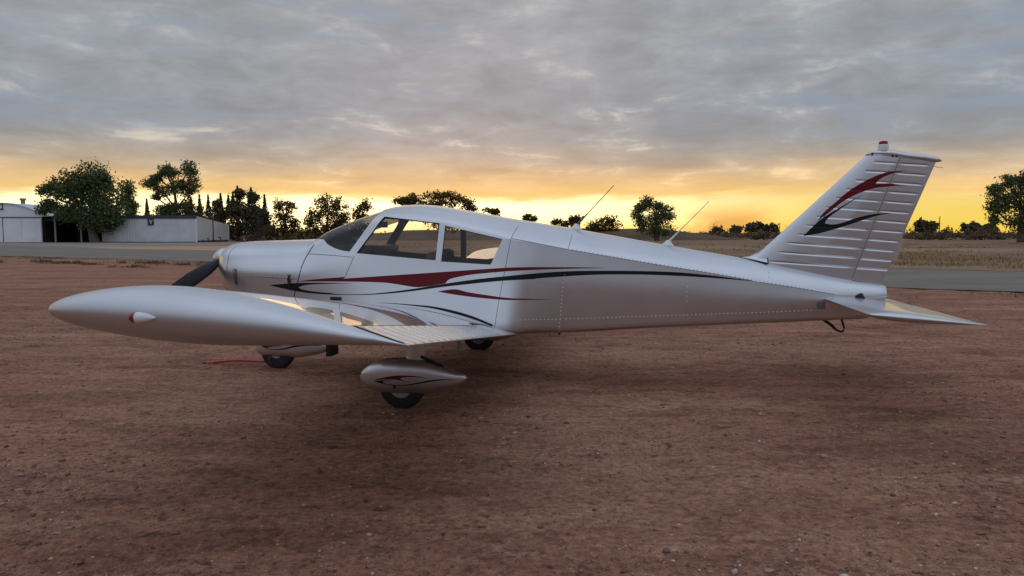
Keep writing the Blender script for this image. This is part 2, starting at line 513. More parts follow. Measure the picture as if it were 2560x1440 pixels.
SPAT_BLACK = [(-0.2757, 0.2279), (-0.1881, 0.2398), (-0.0914, 0.2388), (-0.1591, 0.2332), (-0.1883, 0.2262), (-0.1642, 0.2152), (-0.0918, 0.2074),
    (-0.0052, 0.2089), (0.0764, 0.2224), (0.1719, 0.2429), (0.2432, 0.2531), (0.3141, 0.2569), (0.3753, 0.2543), (0.4409, 0.2486), (0.314, 0.249),
    (0.2431, 0.242), (0.1718, 0.2289), (0.0763, 0.2131), (-0.0052, 0.2028), (-0.0919, 0.2027), (-0.1885, 0.2121), (-0.2369, 0.2198)]
SPAT_DOT = [(-0.0863, 0.1908)]
NSPAT = [(-2.1856, 0.2202), (-2.1683, 0.1775), (-2.1185, 0.1486), (-1.8669, 0.147), (-1.7039, 0.1386), (-1.5501, 0.1642), (-1.3884, 0.1984), (-1.3473,
    0.2462), (-1.3861, 0.313), (-1.5911, 0.3421), (-1.862, 0.3442), (-2.0912, 0.3088)]
NS_RED = [(-2.1098, 0.2677), (-2.0075, 0.2746), (-1.8644, 0.2803), (-1.8947, 0.2622), (-1.865, 0.2543), (-1.8239, 0.2445), (-1.8882, 0.2472),
    (-2.0179, 0.233), (-2.0732, 0.2447)]
NS_BLACK = [(-2.1055, 0.2547), (-2.0639, 0.2471), (-2.0179, 0.233), (-2.0043, 0.2203), (-1.9536, 0.2151), (-1.8659, 0.2196), (-1.7966, 0.2344),
    (-1.7044, 0.2584), (-1.5902, 0.2699), (-1.4994, 0.2701), (-1.3822, 0.2537), (-1.4997, 0.258), (-1.5905, 0.254), (-1.7049, 0.2389), (-1.797,
    0.2184), (-1.8662, 0.2087), (-1.9353, 0.2078), (-2.0045, 0.2138), (-2.0643, 0.2318)]
SCRAPER = [(-1.4075, 0.2878), (-1.3005, 0.2904), (-1.3306, 0.2593), (-1.3441, 0.1525), (-1.4121, 0.1724)]
STAB = [(3.593, -0.17, 0.836), (3.594, -1.52, 0.841), (4.375, -1.52, 0.765), (4.134, -0.1, 0.838)]
SKID = [(3.6414, 0.5759), (3.6952, 0.577), (3.7957, 0.5124), (3.7331, 0.511)]
STRUT = [(-0.0197, 0.5216), (0.1555, 0.526), (0.134, 0.4186), (-0.0174, 0.4143)]
TOW = [(-2.812, 0.02, 0.03), (-2.707, 0.222, 0.03), (-2.513, 0.309, 0.03), (-2.268, 0.269, 0.03), (-2.105, 0.27, 0.03)]
HINGE = [(0.543, -0.64, 0.592), (0.311, -1.6, 0.692), (0.172, -2.6, 0.836), (0.214, -3.4, 0.94)]
TE = [(0.771, -0.62, 0.505), (0.674, -2.6, 0.738), (0.901, -4.4, 0.979)]
CUTOUT = [(3.8581, 0.838), (3.861, 0.8709), (3.9063, 0.8937), (3.9224, 0.8917), (3.9488, 0.8465), (3.9444, 0.8349)]
# trees: name, label, kind, distance, trunk points, crown lobes (x, z, half width, half height)
TREES = [
  ('big_tree', 'broad dark tree leaning over the open shed, between the two hangars', 'shade', 110.5, [(-61.85, 110.5, -0.1), (-62.33, 110.5, 1.85), (-63.28, 110.5, 3.63), (-63.93, 110.5, 5.41)], [(-64.83, 8.97, 2.85, 1.78), (-61.85, 9.68, 2.68, 1.96), (-60.07, 8.97, 1.78, 2.26), (-67.09, 8.2, 1.67, 1.78), (-68.87, 7.72, 1.07, 0.89), (-63.93, 6.89, 3.45, 1.55), (-60.19, 6.6, 2.26, 2.38), (-60.96, 4.64, 3.45, 1.67), (-64.23, 4.64, 3.45, 1.07), (-68.51, 5.59, 1.55, 0.89), (-69.11, 4.88, 1.43, 0.77), (-66.61, 4.7, 1.78, 0.83), (-59.0, 4.64, 2.5, 1.67), (-61.73, 2.98, 2.02, 1.43), (-60.42, 2.74, 0.95, 1.78), (-66.01, 3.93, 1.78, 0.95), (-63.93, 3.63, 2.02, 1.07), (-59.47, 3.63, 1.78, 1.31), (-62.74, 8.08, 2.38, 1.55), (-65.42, 7.78, 2.02, 1.31)]),
  ('slender_tree', 'narrow tree crown just right of the broad tree behind the white shed roof', 'shade', 124, [(-63.4, 124.0, -0.1), (-63.53, 124.0, 2.9), (-63.67, 124.0, 6.89)], [(-63.74, 8.76, 1.33, 1.6), (-63.07, 6.56, 1.0, 2.0), (-64.2, 6.89, 1.2, 1.74), (-63.4, 4.56, 1.07, 1.33)]),
  ('open_crowned_tree', 'tall airy tree with forked trunk rising behind the long white hangar', 'shade', 142, [(-64.2, 142.0, -0.1), (-64.2, 142.0, 3.11), (-63.74, 142.0, 6.16), (-64.2, 142.0, 9.97)], [(-68.55, 10.73, 1.6, 1.45), (-67.26, 11.8, 1.38, 0.99), (-65.73, 13.47, 1.07, 1.38), (-64.2, 12.56, 1.38, 1.38), (-61.14, 13.47, 1.53, 1.53), (-60.38, 11.11, 1.22, 2.14), (-63.05, 10.12, 2.14, 1.68), (-66.34, 9.36, 1.83, 1.22), (-61.14, 9.05, 1.38, 0.99), (-67.56, 8.14, 0.76, 0.53), (-66.49, 4.63, 2.14, 1.38), (-63.43, 4.25, 2.9, 1.53), (-64.96, 3.72, 3.82, 1.38), (-64.2, 6.0, 2.14, 1.15), (-61.75, 6.46, 1.68, 1.3), (-66.19, 5.85, 1.68, 0.99), (-60.22, 5.24, 2.29, 1.22), (-59.61, 3.72, 2.29, 1.07), (-67.41, 3.72, 1.83, 1.07)]),
  ('pointed_conifer', 'lone thin pointed conifer behind the sign on the white hangar', 'conifer', 136, [(-66.46, 136.0, -0.1), (-66.46, 136.0, 4.5)], [('c', -66.46, 7.71, 0.66, 4.39)]),
  ('pointed_conifer', 'small pointed conifer, leftmost of the three beside the forked tree', 'conifer', 138, [(-59.27, 138.0, -0.1), (-59.27, 138.0, 4.54)], [('c', -59.27, 7.95, 0.89, 4.46)]),
  ('pointed_conifer', 'pointed conifer, middle one of three above the sloping hangar roof', 'conifer', 136, [(-56.87, 136.0, -0.1), (-56.87, 136.0, 4.5)], [('c', -56.87, 8.44, 0.73, 5.12)]),
  ('pointed_conifer', 'pointed conifer, rightmost of three above the sloping hangar roof', 'conifer', 134, [(-54.45, 134.0, -0.1), (-54.45, 134.0, 4.45)], [('c', -54.45, 8.34, 0.87, 5.41)]),
  ('dense_tree', 'dense dark tree at the right end of the white hangar', 'dense', 131, [(-50.91, 131.0, -0.1), (-50.91, 131.0, 2.98)], [('c', -51.05, 8.32, 0.99, 4.94), (-51.33, 4.03, 1.27, 1.97), (-50.76, 1.71, 1.69, 1.83), (-51.82, 0.87, 1.41, 1.13), ('c', -49.71, 8.04, 0.92, 4.23), (-51.82, 6.14, 0.56, 0.99)]),
  ('dense_tree', 'tallest of the dense dark trees right of the hangar', 'dense', 129, [(-47.21, 129.0, -0.1), (-47.21, 129.0, 2.96)], [('c', -47.35, 9.47, 1.11, 5.55), (-46.93, 8.08, 0.83, 0.97), (-47.63, 5.59, 1.39, 1.67), (-46.93, 2.96, 1.81, 2.5), (-47.91, 1.43, 1.81, 1.39), ('c', -48.18, 8.5, 0.62, 4.17)]),
  ('dense_tree', 'dense dark tree with rounded top above the propeller', 'dense', 128, [(-44.5, 128.0, -0.1), (-44.5, 128.0, 2.95)], [('c', -44.64, 9.13, 1.38, 5.51), (-44.23, 7.62, 0.9, 0.96), (-44.78, 5.21, 1.52, 1.79), (-44.23, 2.95, 1.79, 2.48), (-44.09, 1.23, 1.79, 1.24)]),
  ('dense_tree', 'dense tapering tree at the right edge of the dark clump', 'dense', 127, [(-42.11, 127.0, -0.1), (-42.11, 127.0, 2.93)], [('c', -42.04, 7.91, 0.89, 5.47), (-42.38, 4.64, 1.09, 1.5), (-42.11, 2.39, 1.64, 2.19)]),
  ('backlit_tree', 'small backlit tree between the dark clump and the cowling', 'backlit', 125, [(-38.01, 125.0, -0.1), (-38.08, 125.0, 2.24), (-37.94, 125.0, 4.25)], [(-39.02, 6.0, 1.14, 0.87), (-37.27, 5.66, 1.28, 0.94), (-38.15, 3.92, 1.88, 1.35), (-38.89, 1.84, 1.75, 1.48), (-36.67, 2.57, 0.81, 1.35), (-39.69, 1.03, 2.02, 1.21), (-37.34, 1.03, 1.75, 1.08), (-35.79, 1.17, 1.48, 1.21), (-41.17, 1.17, 1.35, 1.21)]),
  ('backlit_tree', 'wide backlit tree standing behind the engine cowling', 'backlit', 122, [(-30.2, 122.0, -0.1), (-30.34, 122.0, 2.22), (-30.07, 122.0, 4.51)], [(-30.53, 6.28, 1.84, 1.25), (-28.23, 5.89, 1.44, 1.12), (-32.17, 4.32, 1.58, 1.44), (-29.55, 3.99, 2.5, 1.58), (-27.45, 3.53, 1.05, 1.31), (-31.39, 1.96, 2.36, 1.05), (-33.16, 2.88, 0.79, 1.18), (-32.83, 1.04, 2.23, 0.92), (-28.89, 1.24, 2.23, 1.05), (-28.23, 2.55, 1.71, 1.18), (-33.82, 0.78, 1.44, 0.92), (-26.26, 1.17, 1.58, 1.18)]),
  ('backlit_tree', 'round backlit tree touching the front of the windshield', 'backlit', 124, [(-24.96, 124.0, -0.1), (-25.03, 124.0, 2.23)], [(-24.69, 5.96, 1.33, 1.0), (-25.23, 4.36, 1.6, 1.2), (-25.36, 2.77, 1.67, 1.0), (-25.69, 1.57, 2.0, 0.93)]),
  ('backlit_tree', 'spreading tree whose top shows over the cabin roof', 'backlit', 120, [(-11.63, 120.0, -0.1), (-11.63, 120.0, 3.5), (-11.3, 120.0, 6.07)], [(-18.08, 6.65, 1.55, 0.65), (-16.79, 6.2, 1.29, 0.65), (-14.85, 5.94, 1.68, 0.78), (-16.02, 6.85, 1.16, 0.9), (-12.59, 6.72, 1.81, 1.1), (-10.98, 7.23, 1.55, 1.03), (-9.49, 6.72, 1.42, 1.29), (-7.43, 6.07, 1.29, 0.9), (-6.33, 5.43, 0.9, 0.52), (-12.27, 4.78, 4.52, 1.68), (-10.33, 2.85, 3.88, 1.42)]),
  ('small_tree', 'small tree top just behind the rear of the cabin roof', 'far', 150, [(-3.88, 150.0, -0.1), (-3.88, 150.0, 4.81)], [(-4.36, 5.86, 1.29, 0.65), (-2.99, 5.54, 0.65, 0.48), (-3.63, 4.41, 1.61, 0.97)]),
  ('small_tree', 'two-tufted small tree left of the first whip antenna', 'far', 160, [(3.62, 160.0, -0.1), (3.62, 160.0, 4.18)], [(2.76, 4.26, 0.78, 0.43), (3.53, 4.95, 0.6, 0.6), (4.65, 4.52, 0.52, 0.6), (3.62, 3.32, 1.55, 0.86)]),
  ('low_bush', 'low bush at the foot of the first whip antenna', 'far', 150, [(9.69, 150.0, -0.1), (9.69, 150.0, 2.72)], [(9.04, 3.52, 1.13, 0.57), (10.5, 3.2, 1.13, 0.57), (10.09, 2.24, 1.94, 0.81)]),
  ('small_tree', 'sparse small tree behind the first whip antenna', 'far', 150, [(12.92, 150.0, -0.1), (12.76, 150.0, 3.2)], [(12.11, 3.77, 0.73, 0.73), (13.24, 4.17, 0.81, 0.81), (12.92, 2.72, 1.45, 0.97)]),
  ('round_bush', 'large round bush between the two whip antennas', 'far', 148, [(18.16, 148.0, -0.1), (18.16, 148.0, 2.38)], [(18.0, 3.02, 3.03, 1.75), (19.75, 3.58, 1.75, 1.27), (16.57, 2.07, 2.39, 1.27), (19.12, 1.59, 3.03, 1.12)]),
  ('big_tree', 'bushy tree standing alone between the two whip antennas', 'shade', 132, [(25.72, 132.0, -0.1), (25.58, 132.0, 2.28), (25.43, 132.0, 4.76)], [(24.16, 6.53, 1.42, 1.21), (26.29, 5.68, 1.28, 1.14), (27.57, 4.98, 1.56, 1.42), (25.58, 3.56, 2.7, 1.71), (22.17, 4.55, 0.99, 1.14), (26.29, 1.86, 3.13, 1.28), (22.88, 5.97, 0.92, 0.78), (22.73, 2.99, 0.85, 1.42)]),
  ('big_tree', 'large dark tree at the right edge behind the tail', 'shade', 112, [(76.68, 112.0, -0.1), (76.43, 112.0, 2.76), (76.25, 112.0, 5.16)], [(74.26, 9.25, 1.45, 1.09), (76.43, 9.37, 1.51, 1.21), (72.7, 7.69, 1.33, 1.09), (73.54, 5.88, 2.05, 1.69), (76.25, 6.37, 2.41, 2.41), (72.22, 5.04, 1.09, 1.21), (76.56, 3.24, 2.41, 1.81), (72.46, 3.24, 0.6, 0.84), (79.57, 7.57, 3.01, 3.01), (79.57, 3.96, 3.01, 2.65)]),
  ('small_tree', 'first small dark tree on the skyline right of the bushy tree', 'skyline', 250, [(68.89, 250.0, -0.1), (68.89, 250.0, 1.42)], [(68.89, 1.96, 1.08, 1.08)]),
  ('small_tree', 'dark bush tree on the skyline below the smoke', 'skyline', 240, [(72.08, 240.0, -0.1), (72.08, 240.0, 1.68)], [(72.08, 2.19, 1.29, 1.16)]),
  ('small_tree', 'wide domed tree on the skyline left of the fin', 'skyline', 260, [(84.24, 260.0, -0.1), (84.24, 260.0, 1.7)], [(83.68, 3.09, 1.82, 1.26), (85.36, 3.79, 1.12, 1.12)]),
  ('small_tree', 'pointed dark tree on the skyline close to the fin', 'skyline', 250, [(83.02, 250.0, -0.1), (83.02, 250.0, 1.69)], [(83.02, 3.3, 0.94, 1.21), (83.69, 2.36, 0.94, 0.81)]),
  ('small_tree', 'low ragged tree on the skyline beside the fin fillet', 'skyline', 250, [(87.19, 250.0, -0.1), (87.19, 250.0, 1.69)], [(85.58, 2.89, 0.81, 0.81), (87.73, 3.03, 0.94, 1.08), (86.65, 1.69, 1.88, 0.81)]),
  ('small_tree', 'club-shaped dark tree just right of the rudder', 'skyline', 210, [(114.95, 210.0, -0.1), (114.95, 210.0, 2.78)], [(114.95, 3.9, 0.68, 0.79), (114.83, 2.66, 0.57, 0.68)]),
  ('small_tree', 'sparse small tree right of the club-shaped one', 'skyline', 210, [(117.55, 210.0, -0.1), (117.55, 210.0, 2.55)], [(116.75, 3.34, 0.68, 0.57), (118.22, 3.56, 0.79, 0.68), (117.43, 2.21, 1.13, 0.68)]),
  ('low_bush', 'low dark bush on the skyline halfway to the right tree', 'skyline', 200, [(122.17, 200.0, -0.1), (122.17, 200.0, 1.64)], [(122.28, 2.61, 1.18, 0.65)]),
  ('small_tree', 'tiny upright tree beside the low bush near the right tree', 'skyline', 200, [(123.9, 200.0, -0.1), (123.9, 200.0, 2.28)], [(123.9, 3.25, 0.43, 0.65), (123.79, 2.28, 0.54, 0.54)]),
  ('low_bush', 'low wide bush under the left side of the right-hand tree', 'skyline', 190, [(121.18, 190.0, -0.1), (121.18, 190.0, 1.83)], [(121.18, 2.34, 1.64, 0.61), (119.64, 1.83, 1.23, 0.61)]),
]
# ------------------------------------------------------------------ materials
def ground_material():
    m = bpy.data.materials.new('red_gravel_dirt')
    m.use_nodes = True
    t = NT(m.node_tree)
    p = t.n('ShaderNodeBsdfPrincipled')
    o = t.n('ShaderNodeOutputMaterial')
    t.put(o.inputs[0], p.outputs[0])
    pos = t.n('ShaderNodeNewGeometry').outputs['Position']
    mp = t.n('ShaderNodeMapping')
    mp.inputs['Scale'].default_value = (0.45, 1.0, 1.0)
    t.put(mp.inputs[0], pos)
    st = mp.outputs[0]
    big = t.noise(st, 0.30, 4, 0.6, 0.4)
    mid = t.noise(st, 1.3, 6, 0.65, 0.5)
    fine = t.noise(pos, 22.0, 6, 0.72)
    vfine = t.noise(pos, 85.0, 3, 0.7)
    c = t.ramp(mid, [(0.28, (0.163, 0.069, 0.045)), (0.44, (0.275, 0.117, 0.075)), (0.58, (0.357, 0.163, 0.104)), (0.75, (0.440, 0.236, 0.148))])
    c = t.mix(t.maprange(big, 0.38, 0.62, 0.0, 0.55, True), c, (0.338, 0.190, 0.116))
    c = t.mix(t.maprange(t.noise(st, 0.75, 5, 0.6, 0.3), 0.52, 0.70, 0.0, 0.6, True), c, (0.260, 0.092, 0.063))
    sp = t.n('ShaderNodeMapping')
    sp.inputs['Scale'].default_value = (0.16, 1.0, 1.0)
    sp.inputs['Rotation'].default_value = (0, 0, 0.12)
    t.put(sp.inputs[0], pos)
    band = t.noise(sp.outputs[0], 1.1, 6, 0.66, 0.5)
    c = t.mix(t.maprange(band, 0.52, 0.68, 0.0, 0.42, True), c, (0.480, 0.277, 0.170))
    c = t.mix(t.maprange(band, 0.46, 0.34, 0.0, 0.36, True), c, (0.169, 0.076, 0.050))
    dry = t.noise(pos, 0.55, 5, 0.65, 0.3)
    c = t.mix(t.maprange(dry, 0.54, 0.70, 0.0, 0.34, True), c, (0.316, 0.200, 0.103))
    clod = t.noise(st, 4.5, 6, 0.7, 0.6)
    c = t.mix(t.maprange(clod, 0.50, 0.66, 0.0, 0.55, True), c, (0.118, 0.056, 0.038))
    c = t.mix(t.maprange(clod, 0.46, 0.32, 0.0, 0.45, True), c, (0.469, 0.265, 0.180))
    grit = t.noise(pos, 9.5, 7, 0.75, 0.3)
    c = t.mix(t.maprange(grit, 0.56, 0.66, 0.0, 0.6, True), c, (0.448, 0.265, 0.181))
    c = t.mix(t.maprange(grit, 0.45, 0.35, 0.0, 0.75, True), c, (0.082, 0.041, 0.030))
    g = t.maprange(fine, 0.30, 0.70, 0.50, 1.50)
    g = t.math('MULTIPLY', g, t.maprange(vfine, 0.3, 0.7, 0.72, 1.28))
    cc = t.n('ShaderNodeCombineXYZ')
    for s in cc.inputs:
        t.put(s, g)
    c = t.mix(1.0, c, cc.outputs[0], 'MULTIPLY')
    vor = t.n('ShaderNodeTexVoronoi')
    vor.inputs['Scale'].default_value = 30.0
    t.put(vor.inputs['Vector'], pos)
    speck = t.maprange(vor.outputs['Distance'], 0.22, 0.14, 0.0, 1.0)
    sel = t.n('ShaderNodeSeparateColor')
    t.put(sel.inputs[0], vor.outputs['Color'])
    keep = t.math('GREATER_THAN', sel.outputs[0], 0.84)
    dark = t.math('LESS_THAN', sel.outputs[0], 0.05)
    c = t.mix(t.math('MULTIPLY', t.math('MULTIPLY', speck, keep), 0.75), c, (0.409, 0.277, 0.211))
    c = t.mix(t.math('MULTIPLY', t.math('MULTIPLY', speck, dark), 0.8), c, (0.057, 0.033, 0.026))
    t.put(p.inputs['Base Color'], c)
    p.inputs['Roughness'].default_value = 0.95
    p.inputs['Specular IOR Level'].default_value = 0.15
    b = t.n('ShaderNodeBump')
    b.inputs['Strength'].default_value = 0.9
    b.inputs['Distance'].default_value = 0.02
    hsum = t.math('ADD', fine, t.math('MULTIPLY', vfine, 0.5))
    hsum = t.math('ADD', hsum, t.math('MULTIPLY', speck, 0.25))
    t.put(b.inputs['Height'], hsum)
    t.put(p.inputs['Normal'], b.outputs[0])
    return m


def patchy(name, stops, scale, stretch=(0.3, 1, 1), rough=0.95, fine=14.0, amp=0.35):
    m = bpy.data.materials.new(name)
    m.use_nodes = True
    t = NT(m.node_tree)
    p = t.n('ShaderNodeBsdfPrincipled')
    o = t.n('ShaderNodeOutputMaterial')
    t.put(o.inputs[0], p.outputs[0])
    pos = t.n('ShaderNodeNewGeometry').outputs['Position']
    mp = t.n('ShaderNodeMapping')
    mp.inputs['Scale'].default_value = stretch
    t.put(mp.inputs[0], pos)
    n = t.noise(mp.outputs[0], scale, 7, 0.65, 0.4)
    c = t.ramp(n, stops)
    f = t.maprange(t.noise(pos, fine, 5, 0.7), 0.3, 0.7, 1 - amp, 1 + amp)
    cc = t.n('ShaderNodeCombineXYZ')
    for s in cc.inputs:
        t.put(s, f)
    t.put(p.inputs['Base Color'], t.mix(1.0, c, cc.outputs[0], 'MULTIPLY'))
    p.inputs['Roughness'].default_value = rough
    p.inputs['Specular IOR Level'].default_value = 0.2
    b = t.n('ShaderNodeBump')
    b.inputs['Strength'].default_value = 0.5
    b.inputs['Distance'].default_value = 0.02
    t.put(b.inputs['Height'], t.noise(pos, fine, 5, 0.7))
    t.put(p.inputs['Normal'], b.outputs[0])
    return m


def island_material(name, stops, rough=0.9, trans=0.0):
    """colour that differs from leaf to leaf / stone to stone"""
    m = bpy.data.materials.new(name)
    m.use_nodes = True
    t = NT(m.node_tree)
    g = t.n('ShaderNodeNewGeometry')
    c = t.ramp(g.outputs['Random Per Island'], stops)
    p = t.n('ShaderNodeBsdfPrincipled')
    t.put(p.inputs['Base Color'], c)
    p.inputs['Roughness'].default_value = rough
    p.inputs['Specular IOR Level'].default_value = 0.2
    o = t.n('ShaderNodeOutputMaterial')
    if trans:
        tr = t.n('ShaderNodeBsdfTranslucent')
        t.put(tr.inputs[0], t.mix(1.0, c, (1.5, 1.3, 0.6), 'MULTIPLY'))
        mx = t.n('ShaderNodeMixShader')
        mx.inputs[0].default_value = trans
        t.put(mx.inputs[1], p.outputs[0])
        t.put(mx.inputs[2], tr.outputs[0])
        t.put(o.inputs[0], mx.outputs[0])
    else:
        t.put(o.inputs[0], p.outputs[0])
    return m


def silver_material(name='silver_paint', rough=0.29, coat=0.30):
    m = bpy.data.materials.new(name)
    m.use_nodes = True
    t = NT(m.node_tree)
    p = t.n('ShaderNodeBsdfPrincipled')
    o = t.n('ShaderNodeOutputMaterial')
    t.put(o.inputs[0], p.outputs[0])
    tc = t.n('ShaderNodeTexCoord').outputs['Object']
    n = t.noise(tc, 2.2, 5, 0.6)
    c = t.mix(t.maprange(n, 0.3, 0.7), (0.57, 0.58, 0.60), (0.62, 0.625, 0.64))
    t.put(p.inputs['Base Color'], c)
    p.inputs['Metallic'].default_value = 0.94
    t.put(p.inputs['Roughness'], t.maprange(t.noise(tc, 6.0, 4, 0.6), 0.3, 0.7, rough - 0.015, rough + 0.02))
    p.inputs['Coat Weight'].default_value = coat
    p.inputs['Coat Roughness'].default_value = 0.015
    b = t.n('ShaderNodeBump')
    b.inputs['Strength'].default_value = 0.05
    b.inputs['Distance'].default_value = 0.003
    t.put(b.inputs['Height'], t.noise(tc, 3.4, 3, 0.5))
    t.put(p.inputs['Normal'], b.outputs[0])
    t.put(p.inputs['Coat Normal'], b.outputs[0])
    return m


def glass_material(name, tint, refl=0.05):
    m = bpy.data.materials.new(name)
    m.use_nodes = True
    t = NT(m.node_tree)
    tr = t.n('ShaderNodeBsdfTransparent')
    tr.inputs[0].default_value = (*tint, 1)
    gl = t.n('ShaderNodeBsdfGlossy')
    gl.inputs['Roughness'].default_value = 0.02
    lw = t.n('ShaderNodeFresnel')
    lw.inputs[0].default_value = 1.5
    f = t.math('ADD', t.math('MULTIPLY', lw.outputs[0], 0.9), refl * 0.2)
    mx = t.n('ShaderNodeMixShader')
    t.put(mx.inputs[0], f)
    t.put(mx.inputs[1], tr.outputs[0])
    t.put(mx.inputs[2], gl.outputs[0])
    o = t.n('ShaderNodeOutputMaterial')
    t.put(o.inputs[0], mx.outputs[0])
    return m


M_DIRT = ground_material()
M_ASPHALT = patchy('asphalt', [(0.3, (0.19, 0.165, 0.150)), (0.5, (0.24, 0.208, 0.185)), (0.7, (0.29, 0.25, 0.22))], 0.35, (0.4, 1, 1), 0.85, 9.0, 0.14)
M_ASPHALT2 = patchy('taxiway_asphalt', [(0.3, (0.150, 0.128, 0.105)), (0.5, (0.19, 0.162, 0.132)), (0.7, (0.23, 0.196, 0.158))], 0.5, (0.4, 1, 1), 0.85, 9.0, 0.12)
M_FIELD = patchy('dry_field', [(0.28, (0.125, 0.074, 0.044)), (0.42, (0.195, 0.110, 0.066)), (0.56, (0.245, 0.143, 0.085)), (0.72, (0.27, 0.178, 0.102))], 0.10, (0.16, 1, 1), 0.95, 2.5, 0.28)
M_TAN = patchy('sandy_dirt', [(0.3, (0.22, 0.135, 0.083)), (0.5, (0.28, 0.175, 0.105)), (0.7, (0.35, 0.235, 0.138))], 0.25, (0.3, 1, 1), 0.95, 4.0, 0.2)
M_BERM = patchy('dry_mound', [(0.3, (0.075, 0.048, 0.028)), (0.5, (0.115, 0.072, 0.042)), (0.7, (0.15, 0.10, 0.055))], 0.3, (0.4, 1, 1), 0.95, 2.0, 0.4)
M_STONE = island_material('pebbles', [(0.0, (0.12, 0.068, 0.052)), (0.45, (0.23, 0.125, 0.09)), (0.80, (0.34, 0.20, 0.15)), (0.90, (0.44, 0.32, 0.25)), (1.0, (0.58, 0.47, 0.38))])
M_DRY = island_material('dry_grass_blades', [(0.0, (0.17, 0.11, 0.07)), (0.5, (0.27, 0.185, 0.11)), (1.0, (0.38, 0.28, 0.16))], 0.9, 0.3)
M_SCRUB = island_material('scrub_leaves', [(0.0, (0.085, 0.069, 0.038)), (0.5, (0.145, 0.112, 0.067)), (1.0, (0.221, 0.157, 0.099))], 0.9, 0.15)
M_LEAF_A = island_material('dark_green_leaves', [(0.0, (0.058, 0.078, 0.034)), (0.5, (0.105, 0.136, 0.061)), (1.0, (0.170, 0.207, 0.094))], 0.8, 0.22)
M_LEAF_B = island_material('backlit_warm_leaves', [(0.0, (0.074, 0.057, 0.022)), (0.5, (0.128, 0.097, 0.038)), (1.0, (0.189, 0.142, 0.057))], 0.85, 0.45)  # warm tone of the backlight is put into the leaf colour
M_LEAF_C = island_material('conifer_leaves', [(0.0, (0.060, 0.056, 0.033)), (0.5, (0.105, 0.096, 0.056)), (1.0, (0.162, 0.140, 0.086))], 0.85, 0.18)
M_BARK = mat('bark', (0.10, 0.075, 0.055), 0.9, var=0.35, var_scale=2.0, bump=0.6, bump_scale=9)
M_SILVER = silver_material()
M_SPAT = silver_material('silver_paint_spats', 0.31, 0.4)
M_GLOSS = silver_material('glossy_silver_paint', 0.17, 0.9)
M_FLAP = silver_material('flap_silver_paint', 0.24, 0.3)
M_SATIN = silver_material('satin_silver_paint', 0.37, 0.15)
M_RED = mat('red_decal', (0.125, 0.005, 0.010), 0.45, var=0.08, spec=0.2)
M_BLACK = mat('black_decal', (0.008, 0.009, 0.012), 0.45, spec=0.2)
M_SEAM = mat('seam_sealant', (0.10, 0.10, 0.11), 0.7)
M_SEAM_D = mat('black_rubber_and_gap_shade', (0.012, 0.012, 0.014), 0.55)
M_RUBBER = mat('tyre_rubber', (0.018, 0.018, 0.019), 0.82, var=0.25, var_scale=14, bump=0.3, bump_scale=60)
M_WHEEL = mat('wheel_paint', (0.30, 0.31, 0.32), 0.5, metal=0.3)
M_RIVET = mat('rivet_heads', (0.62, 0.62, 0.63), 0.4, metal=0.4)
M_PROP = mat('propeller_black', (0.008, 0.0085, 0.010), 0.4, var=0.15, spec=0.25)
M_WHITEP = mat('white_plastic', (0.70, 0.71, 0.72), 0.35, coat=0.3)
M_REDLENS = mat('red_lens', (0.22, 0.003, 0.008), 0.25, spec=0.35)
M_GLASS = glass_material('tinted_window', (0.93, 0.89, 0.84))
M_SHIELD = glass_material('windshield_perspex', (0.97, 0.965, 0.96))
M_INT = mat('cabin_lining', (0.095, 0.078, 0.060), 0.85, var=0.12, bump=0.2)
M_SEAT = mat('seat_cloth', (0.13, 0.105, 0.070), 0.9, var=0.15, var_scale=8, bump=0.3)
M_SEATD = mat('seat_dark_cloth', (0.03, 0.027, 0.024), 0.9, bump=0.3)
M_PANEL = mat('instrument_panel_black', (0.012, 0.012, 0.013), 0.6)
M_REDPAINT = mat('red_bar_paint', (0.42, 0.025, 0.030), 0.4, coat=0.3, var=0.15, var_scale=10)
M_BRASS = mat('latch_metal', (0.20, 0.165, 0.12), 0.45, metal=0.8)
M_PLATE = mat('data_plate', (0.20, 0.20, 0.20), 0.5, metal=0.4)
M_HWHITE = mat('white_sheet_metal', (0.76, 0.78, 0.80), 0.5, var=0.09, var_scale=0.5)
M_HWHITE2 = mat('white_ribbed_sheet', (0.62, 0.635, 0.65), 0.5, var=0.10, var_scale=0.6)
M_HSIDE = mat('cream_side_wall', (0.56, 0.56, 0.53), 0.6, var=0.10, var_scale=0.5)
M_ROOF = mat('galvanised_roof', (0.58, 0.61, 0.64), 0.45, metal=0.3, var=0.08, var_scale=0.4)
M_DARKTRIM = mat('dark_trim', (0.055, 0.055, 0.055), 0.7)
M_SHEDIN = mat('shed_dark_wall', (0.030, 0.028, 0.025), 0.9)
M_POSTC = mat('pale_steel_post', (0.33, 0.31, 0.29), 0.6, var=0.1)
M_VENT = mat('chimney_brick', (0.30, 0.19, 0.12), 0.85, var=0.15, var_scale=3)
M_BOARD = mat('sign_black', (0.018, 0.018, 0.020), 0.5)
M_MARK = mat('sign_white_mark', (0.60, 0.60, 0.60), 0.6)
M_POLE = mat('dark_wooden_pole', (0.05, 0.042, 0.034), 0.85)

# ------------------------------------------------------------------ ground and its sheets


def graded(lo, hi, fine_lo, fine_hi, step, growth):
    mid = list(np.arange(fine_lo, fine_hi + 1e-6, step))
    a, s = [], step
    x = fine_lo
    while x > lo:
        s *= growth
        x -= s
        a.append(max(x, lo))
    b, s = [], step
    x = mid[-1]
    while x < hi:
        s *= growth
        x += s
        b.append(min(x, hi))
    return np.array(a[::-1] + mid + b)


